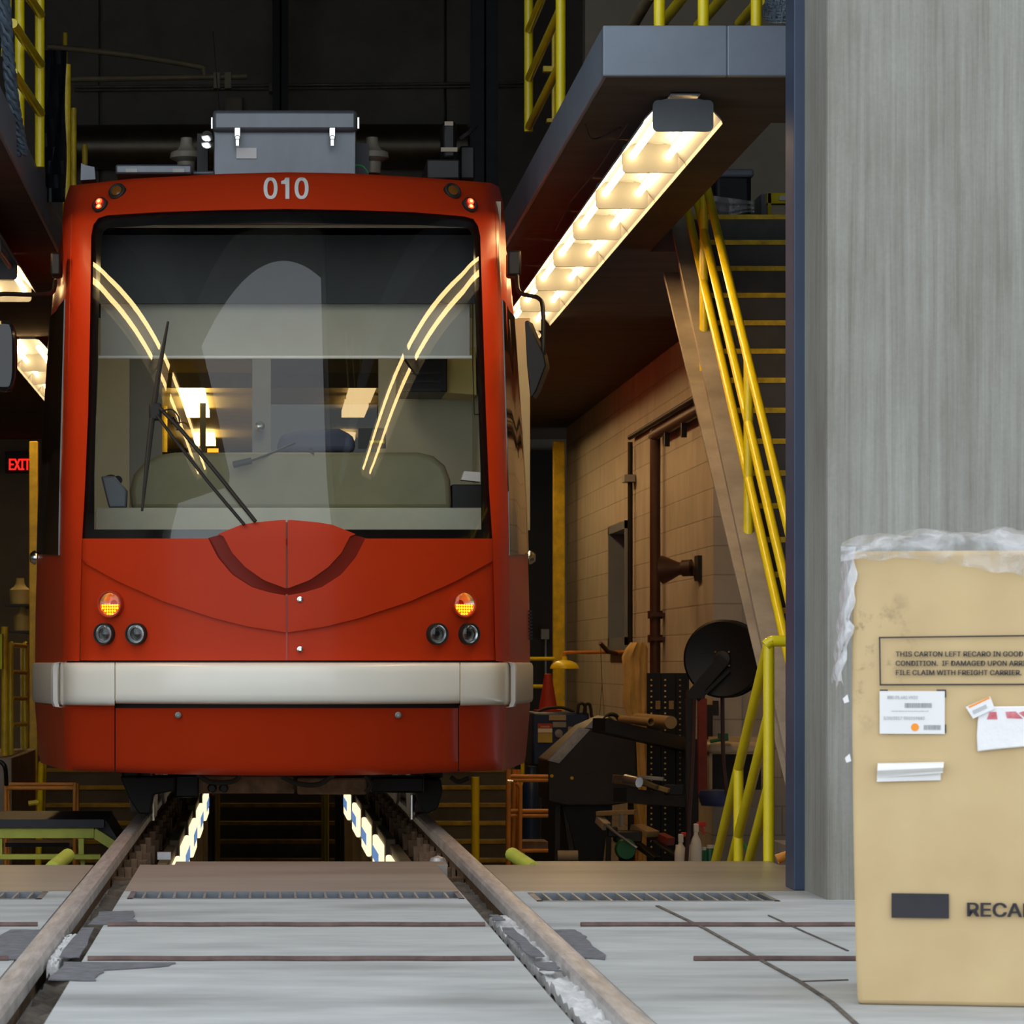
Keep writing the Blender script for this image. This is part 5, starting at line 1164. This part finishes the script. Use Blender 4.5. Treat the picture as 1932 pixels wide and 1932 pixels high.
for i, (xa_, ya_, xb_, yb_, w_, h_, m, lab) in enumerate(((1128, 1535, 1200, 1532, .09, .03, 'card_tube', 'brown plank lying over the vise'), (1200, 1560, 1232, 1574, .12, .04, 'card_tube', 'tan wood offcut right of the vise'), (1198, 1590, 1240, 1620, .08, .03, 'cabinet', 'dark sloping board below the wood offcut'), (1232, 1588, 1280, 1616, .06, .02, 'cabinet', 'thin dark bar sloping toward the spray bottles'), (1130, 1545, 1145, 1560, .05, .05, 'beige_wall', 'pale block left of the vise'), (1246, 1578, 1266, 1588, .06, .05, 'red_paint', 'small dark red block on the bench'))):
    a = P(xa_, ya_, 21.5); b = P(xb_, yb_, 21.4); tag(MB().beam(a, b, w_, h_).build('bench_offcut', M[m], bevel=.003), lab, 'offcut')
def spray(px, ytop, sc, lab, bm):
    t = thing('spray_bottle', lab, 'spray bottle', P(px, 1646, 21.05)); b = P(px, 1646, 21.05); H = (1646-ytop)*21.05/F
    MB().lathe([(.001, 0), (.036, 0), (.038, .02), (.038, H*.5), (.030, H*.62), (.014, H*.72), (.013, H*.80)], b, (0, 0, 1), 20).build('bottle', M[bm], t)
    z = b.z+H*.82; k = MB().box(b.x-.014, b.x+.018, b.y-.014, b.y+.014, z-.015, z+.04); k.build('nozzle_body', M['white_plastic'], t, bevel=.006)
    MB().box(b.x+.005, b.x+.062, b.y-.011, b.y+.011, z+.022, z+.05).beam((b.x+.035, b.y, z+.025), (b.x+.052, b.y, z-.03), .012, .01, up=(0, 1, 0)).build('trigger', M['red_plastic'], t, bevel=.004)
spray(1313, 1548, 1, 'white spray bottle with red trigger, taller of the two on the bench', 'white_plastic')
spray(1284, 1572, 1, 'white spray bottle with red trigger, shorter of the two on the bench', 'white_plastic')
for i, (px, yt, m, lab) in enumerate(((1281, 1594, 'green', 'green spray can left of the short spray bottle'), (1300, 1594, 'white_plastic', 'white can between the two spray bottles'), (1326, 1598, 'green', 'green spray can, first right of the tall spray bottle'), (1340, 1594, 'green', 'green spray can, second right of the tall spray bottle'), (1353, 1594, 'green', 'green spray can, third right of the tall spray bottle'))):
    b = P(px, 1646, 21.15+.02*i); H = (1646-yt)*21.15/F; t = thing('spray_can', lab, 'spray can', b, 'spray cans on the bench')
    MB().lathe([(.001, 0), (.027, 0), (.028, .006), (.028, H*.82), (.022, H*.88)], b, (0, 0, 1), 18).build('can', M[m], t); MB().lathe([(.023, H*.88), (.022, H), (.001, H)], b, (0, 0, 1), 18).build('cap', M['white_plastic'], t)
o = MB().tube([P(1404, 1590, 21), P(1410, 1606, 21)], .008, 8).build('glow_stick', mat('bright green plastic', (.05, .6, .12), .3)); tag(o, 'thin bright green stick between the yellow rails', 'stick')

# ------------------------------------------------------------------ left side
t = thing('exit_sign', 'black sign with red letters EXIT at the left edge', 'sign', P(35, 890, 36.4))
pb(10, 62, 852, 892, 36.4, .1).build('case', M['black'], t, bevel=.005)
text_mesh('sign_letters', 'EXIT', M['exit_red'], face_matrix(P(36.5, 886.5, 36.39), (1, 0, 0), (0, 0, 1)), .232, t, bold=.004, sx=.62, align='CENTER')
for s, x in ((-1, 15), (1, 57)): c_ = P(x, 873, 36.39); MB().prism([c_+Vector((s*.014, 0, 0)), c_+Vector((0, 0, .012)), c_+Vector((0, 0, -.012))], (0, .004, 0)).build('sign_arrow', M['red_label'], t)
o = pb(62, 74, 833, 845, 36.42, .08).build('wall_light', M['beige_wall']); tag(o, 'small square beige box above the yellow column on the left', 'box')
t = thing('column_post', 'yellow steel column left of the streetcar', 'column', (P(63, 0, 27).x, 27, -1.5))
a = P(55, 830, 27); b = P(71, 830, 27); MB().box(a.x, b.x, 27, 27.08, -1.5, 2.62).build('column', M['yellow_worn'], t, bevel=.008)
for y, r, lab in ((1140, .082, 'upper pale yellow ribbed container left of the yellow column'), (1190, .07, 'lower pale yellow ribbed container left of the yellow column')):
    c_ = P(38 if y < 1150 else 42, y, 27.5); k = r
    MB_ = MB().lathe([(.001, 0), (k*1.0, 0), (k*1.02, .03), (k*1.0, .034), (k*1.05, .06), (k*1.03, .066), (k*1.08, .095), (k*1.06, .10), (k*1.08, .118), (k*.62, .145), (k*.45, .17), (k*.40, .215), (.001, .215)], c_, (0, 0, 1), 24); tag(MB_.build('ribbed_container', M['pale_yellow']), lab, 'container', 'ribbed containers on the wall')
    o = MB().box(c_.x-.12, c_.x+.12, 27.4, 27.6, c_.z-.02, c_.z-.002).box(c_.x-.02, c_.x+.02, 27.6, 30.0, c_.z-.02, c_.z-.004).build('wall_shelf', M['black']); tag(o, f'dark ledge under the {"upper" if y < 1150 else "lower"} ribbed container', 'shelf')
t = thing('ladder_gate', 'yellow tube gate with rungs on the concrete block at left', 'gate', P(35, 1420, 24.5))
for x0, D in ((20, 24.2), (47, 25.6)): MB().tube(smoothpath([P(x0, 1424 if x0 < 30 else 1414, D), P(x0, 1300, D), P(x0, 1222, D), P(x0+3, 1216, D)], 4), .022, 10).build('post', M['yellow'], t)
for y in (1217, 1268, 1318, 1368): MB().tube([P(22, y, 24.2), P(48, y-.5*(y-1250)*.055+1, 25.6)], .018, 10).build('rung', M['yellow'], t)
a = P(38, 1216, 25.7); MB().box(a.x, P(53, 0, 25.7).x, 25.7, 25.74, P(0, 1412, 25.7).z, a.z).build('panel', M['yellow_worn'], t)
o = MB().tube([P(9, 1182, 23.8), P(9, 1426, 23.8)], .026, 10).build('gate_post', M['yellow_worn']); tag(o, 'yellow post at the far left beside the gate', 'post')
o = pb(-30, 4, 1196, 1262, 23.6, .12).build('safety_vest', mat('hi-vis yellow', (.75, .85, .05), .7)); tag(o, 'hi-vis yellow cloth just showing at the left edge', 'vest')
ct = MB().prism([P(-60, 1438, 23.7), P(10, 1438, 23.7), P(10, 1800, 23.7), P(-60, 1800, 23.7)], (0, 0, 0)) if False else None
o = MB().box(-2.6, P(64, 0, 26).x, 23.7, 26.2, -1.5, P(0, 1420, 25).z).build('concrete_plinth', M['stringer'], bevel=.01); o['kind'] = 'structure'
t = thing('yellow_handrail', 'yellow handrail leg under the left corner of the streetcar', 'railing', (P(75, 0, 22.5).x, 22.5, -1.5))
MB().tube([P(78, 1440, 23.4), P(72, 1640, 22.6)], .022, 10).tube([P(83, 1440, 23.5), P(80, 1540, 23.2)], .02, 10).build('leg', M['yellow'], t)
MB().tube([P(54, 1516, 22.9), P(74, 1513, 22.9)], .018, 10).build('cross_bar', M['yellow'], t)
t = thing('steel_cart', 'orange tube cart frame left of the track under the streetcar', 'cart', (P(75, 0, 20).x, 20, -1.5))
for x, D in ((11, 20), (141, 20), (16, 20.6), (146, 20.5)): MB().tube([P(x, 1478, D), (P(x, 0, D).x, D, -1.5)], .013, 10).build('upright', M['orange_steel'], t)
for y, D in ((1480, 20.5), (1487, 20)): MB().tube([P(8, y, D), P(144, y, D)], .012, 10).build('cross_bar', M['orange_steel'], t)
MB().tube(smoothpath([P(-12, 1436, 19.8), P(2, 1438, 19.8), P(10, 1450, 19.8), P(12, 1480, 19.9)], 5), .014, 10).build('handle', M['black_metal'], t)
pb(5, 150, 1592, 1598, 20, .5).build('deck', M['rail_side'], t)
t = thing('work_platform', 'lime yellow steel work platform with a black top left of the track', 'platform', (P(90, 0, 17.6).x, 17.6, -1.5))
pb(-60, 196, 1546, 1562, 17.5, 1.0).build('top', M['dark_steel'], t)
pb(-60, 178, 1562, 1582, 17.52, .06).build('edge_beam', M['yellow_green'], t, bevel=.004); pb(-60, 190, 1612, 1622, 17.52, .06).build('lower_beam', M['yellow_green'], t, bevel=.004)
for x in (-2, 152): pb(x-4, x+6, 1582, 1614, 17.53, .05).build('upright', M['yellow_green'], t)
MB().beam(P(176, 1570, 17.55), P(226, 1602, 17.55), .05, .05).build('brace', M['yellow_green'], t)
MB().prism([P(178, 1552, 17.6), P(200, 1548, 17.6), P(226, 1590, 17.6), P(206, 1592, 17.6)], (0, .8, 0)).build('end_flap', M['black'], t)
for x in (-50, 150): MB().box(P(x, 0, 17.5).x, P(x+8, 0, 17.5).x, 17.6, 17.66, -1.5, P(0, 1622, 17.5).z).build('leg', M['yellow_green'], t)
pb(10, 130, 1590, 1598, 18.2, .03).build('rear_bar', M['black_metal'], t)
o = MB().lathe([(.001, .045), (.03, .035), (.045, .0), (.03, -.035), (.001, -.045)], P(826, 1634, 14.3), (0, 0, 1), 20).build('steel_ball', M['rail_top']); tag(o, 'small dark steel dome beside the right rail at the floor edge', 'knob')
o = pb(297, 322, 1608, 1622, 14.4, .05).build('clamp', M['silver']); tag(o, 'small shiny clamp beside the left rail at the floor edge', 'clamp')

# ------------------------------------------------------------------ carton
ANG = math.radians(10.5); CA, SA = math.cos(ANG), math.sin(ANG)
C0 = Vector((1.433, 8.105, 0.0)); UX = Vector((CA, -SA, 0)); NX = Vector((-SA, -CA, 0))
def cu(px, py, out=0.0):
    o = C0+NX*out
    u = ((px-CX)*o.y-F*o.x)/(F*CA+(px-CX)*SA); D = o.y-u*SA; return Vector((o.x+u*CA, D, CZ+(HY-py)*D/F))
cz = thing('carton', 'tall tan cardboard carton with black print standing in front of the concrete pier', 'carton', C0)
cz.rotation_euler = (0, 0, -ANG)
# parts are modelled in the carton's own axes (x along its front, y into it)
Rm = Matrix.Rotation(ANG, 4, 'Z')
def loc_(p): return Rm @ (p-C0)
def cl(px, py, out=0.0): return loc_(cu(px, py, out))
ORIG[cz.name] = Vector((0, 0, 0))
HT = cl(1610, 1040).z
b_ = MB(); n = 14; rows = []
Wd, Dp = .78, .55
out_ = []
for i in range(n+1):
    z = HT*i/n; bul = .006*math.sin(math.pi*i/n); l = .010-.012*(i/n) if i else .012
    out_.append([Vector((l-.004*math.sin(math.pi*i/n), 0-bul, z)), Vector((.2, -bul*1.6, z)), Vector((.4, -bul*1.8, z)), Vector((Wd, -bul, z)), Vector((Wd, Dp, z)), Vector((l, Dp, z))])
k = len(b_.v)
for r in out_: b_.v += r
for i in range(n):
    for j in range(6): b_.f.append((i*6+j, i*6+(j+1) % 6, (i+1)*6+(j+1) % 6, (i+1)*6+j))
b_.f.append(tuple(range(6))[::-1]); b_.f.append(tuple(n*6+j for j in range(6)))
b_.build('carton_body', M['carton'], cz, bevel=.012, seg=3)
def bulge(z, x=.3): return .012
def strip(px0, py0, px1, py1, w, m, nm, par=None, out=.0135):
    a = cl(px0, py0, out); b = cl(px1, py1, out); return MB().beam(a, b, w, .0012, up=(0, -1, 0)).build(nm, M[m], par or cz)
bd = MB()
for a, b in (((1658.5, 1203), (1958, 1199)), ((1660, 1292), (1958, 1291)), ((1659.5, 1201.5), (1661, 1293))):
    bd.beam(cl(*a, .0135), cl(*b, .0135), .0036, .0012, up=(0, -1, 0))
bd.build('printed_border', M['print'], cz)
ft = lambda px, py, out=.0138: face_matrix(cl(px, py, out), (1, 0, 0), (0, 0, 1))
for y, s in ((1238.5, 'THIS CARTON LEFT RECARO IN GOOD'), (1256, 'CONDITION.  IF DAMAGED UPON ARRIVAL'), (1273.5, 'FILE CLAIM WITH FREIGHT CARRIER.')):
    text_mesh('printed_line', s, M['print'], ft(1689.5, y), .0232, cz, bold=.00045, sx=1.0)
def frect(x0, y0, x1, y1, m, nm, par=None, out=.0135, th=.0012, bev=0):
    a = cl(x0, y1, out); b = cl(x1, y0, out); return MB().box(a.x, b.x, a.y, a.y+th, a.z, b.z).build(nm, M[m], par or cz, bevel=bev)
frect(1682, 1686.5, 1790.5, 1731.5, 'print', 'logo_block')
text_mesh('logo_lettering', 'RECARO', M['print'], ft(1822, 1728.5), .0630, cz, bold=.0013, sx=1.14, spacing=.99)
lb = frect(1659.5, 1304, 1782.5, 1384.5, 'label_white', 'shipping_label', out=.0145, bev=.003)
cm = MB()
for x0, y0, x1, y1 in ((1660, 1301, 1675, 1304), (1767, 1301, 1785, 1304), (1782, 1301, 1785, 1316), (1782, 1367, 1785, 1383)): a = cl(x0, y1, .0138); b = cl(x1, y0, .0138); cm.box(a.x, b.x, a.y, a.y+.001, a.z, b.z)
cm.build('corner_marks', M['print'], cz)
text_mesh('label_code', 'RR0.05.6A1.VV22', M['print_lt'], ft(1674, 1318.5, .0152), .0150, lb, sx=.80, spacing=1.0)
text_mesh('label_date', '3/20/2017 501019883', M['print_lt'], ft(1666.5, 1357.5, .0152), .0148, lb, sx=.84)
text_mesh('label_small_print', '- - --- -- --- --- -- -- ---', M['print_lt'], ft(1683, 1342.5, .0152), .009, lb, sx=.85) if False else None
def barcode(x0, y0, x1, y1, seed):
    r = random.Random(seed); k = MB(); x = x0
    while x < x1-.8:
        w = r.choice((.5, .7, 1.0, 1.4)); a = cl(x, y1, .0152); b = cl(min(x+w, x1), y0, .0152); k.box(a.x, b.x, a.y, a.y+.0006, a.z, b.z); x += w+r.choice((.5, .6, .9))
    return k.build('barcode', M['print_grey'], lb)
barcode(1707, 1326.5, 1759, 1335.5, 1); barcode(1743, 1368, 1776, 1377, 2)
p = cl(1726.3, 1372, .0152); MB().lathe([(.0092, 0), (.0092, .0006), (.001, .0006)], p, (0, -1, 0), 28).build('orange_dot', M['orange_dot'], lb)
r = random.Random(4); k = MB(); x = 1682.0
while x < 1751: w = r.uniform(1, 4); a = cl(x, 1342.6, .0152); b = cl(x+w, 1340.8, .0152); k.box(a.x, b.x, a.y, a.y+.0006, a.z, b.z); x += w+r.uniform(.6, 1.6)
k.build('fine_print', M['print_lt'], lb)
# document pouch, tag with orange edge, folded paper
pts = [(1846, 1334), (1875, 1333), (1955, 1332), (1955, 1407), (1900, 1412), (1869, 1415), (1844, 1418.5), (1843, 1390)]
po = MB().prism([cl(x, y, .020) for x, y in pts], (0, .006, 0)).build('document_pouch', M['pouch_white'], cz, bevel=.003)
k = MB()
for q in ([(1862, 1357), (1867, 1343.5), (1880, 1343), (1882, 1357)], [(1900, 1355), (1897, 1343), (1916, 1342), (1930, 1356)], [(1922, 1345), (1930, 1342), (1958, 1346), (1958, 1357), (1937, 1356)]): k.prism([cl(x, y, .0212) for x, y in q], (0, .001, 0))
k.build('pouch_print', M['pouch_red'], po)
tg = MB().prism([cl(x, y, .026) for x, y in ((1822, 1334), (1868, 1314), (1877, 1337), (1836, 1356))], (0, .003, 0)).build('paper_tag', M['pouch_white'], cz)
MB().prism([cl(x, y, .0266) for x, y in ((1827, 1333), (1866, 1315), (1868, 1317.5), (1829, 1336))], (0, .0006, 0)).build('tag_stripe', M['orange_dot'], tg)
MB().prism([cl(x, y, .0266) for x, y in ((1834, 1341), (1860, 1329), (1863, 1336), (1837, 1348))], (0, .0006, 0)).build('tag_print', M['print_lt'], tg)
rows = []
for i in range(7):
    f_ = i/6; o_ = .016+.03*math.sin(math.pi*min(1, f_*1.15))*(.55)
    rows.append([cl(1656+(1781-1656)*j/8-2*f_+.0, 1440+(1468-1440)*f_*(1-.25*j/8)-2.5*j/8, o_+.010*(j/8)*f_) for j in range(9)])
MB().grid(rows, (0, .002, 0)).build('folded_paper', M['label_white'], cz)
MB().prism([cl(x, y, .016) for x, y in ((1654, 1475), (1655, 1466), (1775, 1454), (1775, 1472))], (0, .002, 0)).build('folded_paper_back', M['label_white'], cz)
k = MB()
for x, y in ((1590, 1318), (1594, 1430)): k.prism([cl(x, y, .004), cl(x+9, y-8, .004), cl(x+12, y+6, .004), cl(x+3, y+9, .004)], (0, .004, 0))
k.build('torn_tape', M['label_white'], cz)
# plastic film draped over the carton top
def film():
    rows = []; r = random.Random(21); nx = 46
    topz = lambda u: HT+.022+.045*u/.78+.012*math.sin(u*9)
    def wv(u, v): return .006*math.sin(u*37+v*5)+.005*math.sin(u*19-v*9+1.3)+.004*math.sin(u*71+v*17)
    us = [-.028+(.86)*j/nx for j in range(nx+1)]
    # back edge over the top to the front, then down the face
    for v in (.6, .45, .3, .15, .05): rows.append([Vector((u, v, topz(u)+.012*math.sin(v*6)+wv(u, v))) for u in us])
    for i in range(11):
        f_ = i/10; row = []
        for u in us:
            drop = .036+.078*max(0, u)/.5
            z = topz(u)-.006-(drop)*f_; row.append(Vector((u, -.018-.016*math.sin(f_*2.6)+wv(u, f_)*1.1, z+wv(u*1.3, .3)*.5*f_)))
        rows.append(row)
    return MB().grid(rows)
def hang():
    rows = []
    for i in range(22):
        f_ = i/21; z = HT+.01-.335*f_; row = []
        xw = -.018-.030*f_; w_ = .026+.012*math.sin(f_*5)+(.012 if f_ > .55 else 0)
        for j in range(9):
            g_ = j/8; row.append(Vector((xw+w_*g_+.004*math.sin(f_*31+j)-.004, -.012-.010*math.sin(g_*3.1)+.006*math.sin(f_*23+j*1.3)+.18*(1-g_)**3, z+.012*math.sin(j*1.2)*f_)))
        rows.append(row)
    return MB().grid(rows)
ps = thing('plastic_sheet', 'crumpled clear plastic film draped over the top of the carton', 'plastic sheet', C0+Vector((0, 0, HT)))
ps.rotation_euler = (0, 0, -ANG); ORIG[ps.name] = Vector((0, 0, HT))
film().build('draped_film', M['film'], ps, angle=120, fix=False); hang().build('hanging_flap', M['film_dense'], ps, angle=120, fix=False)
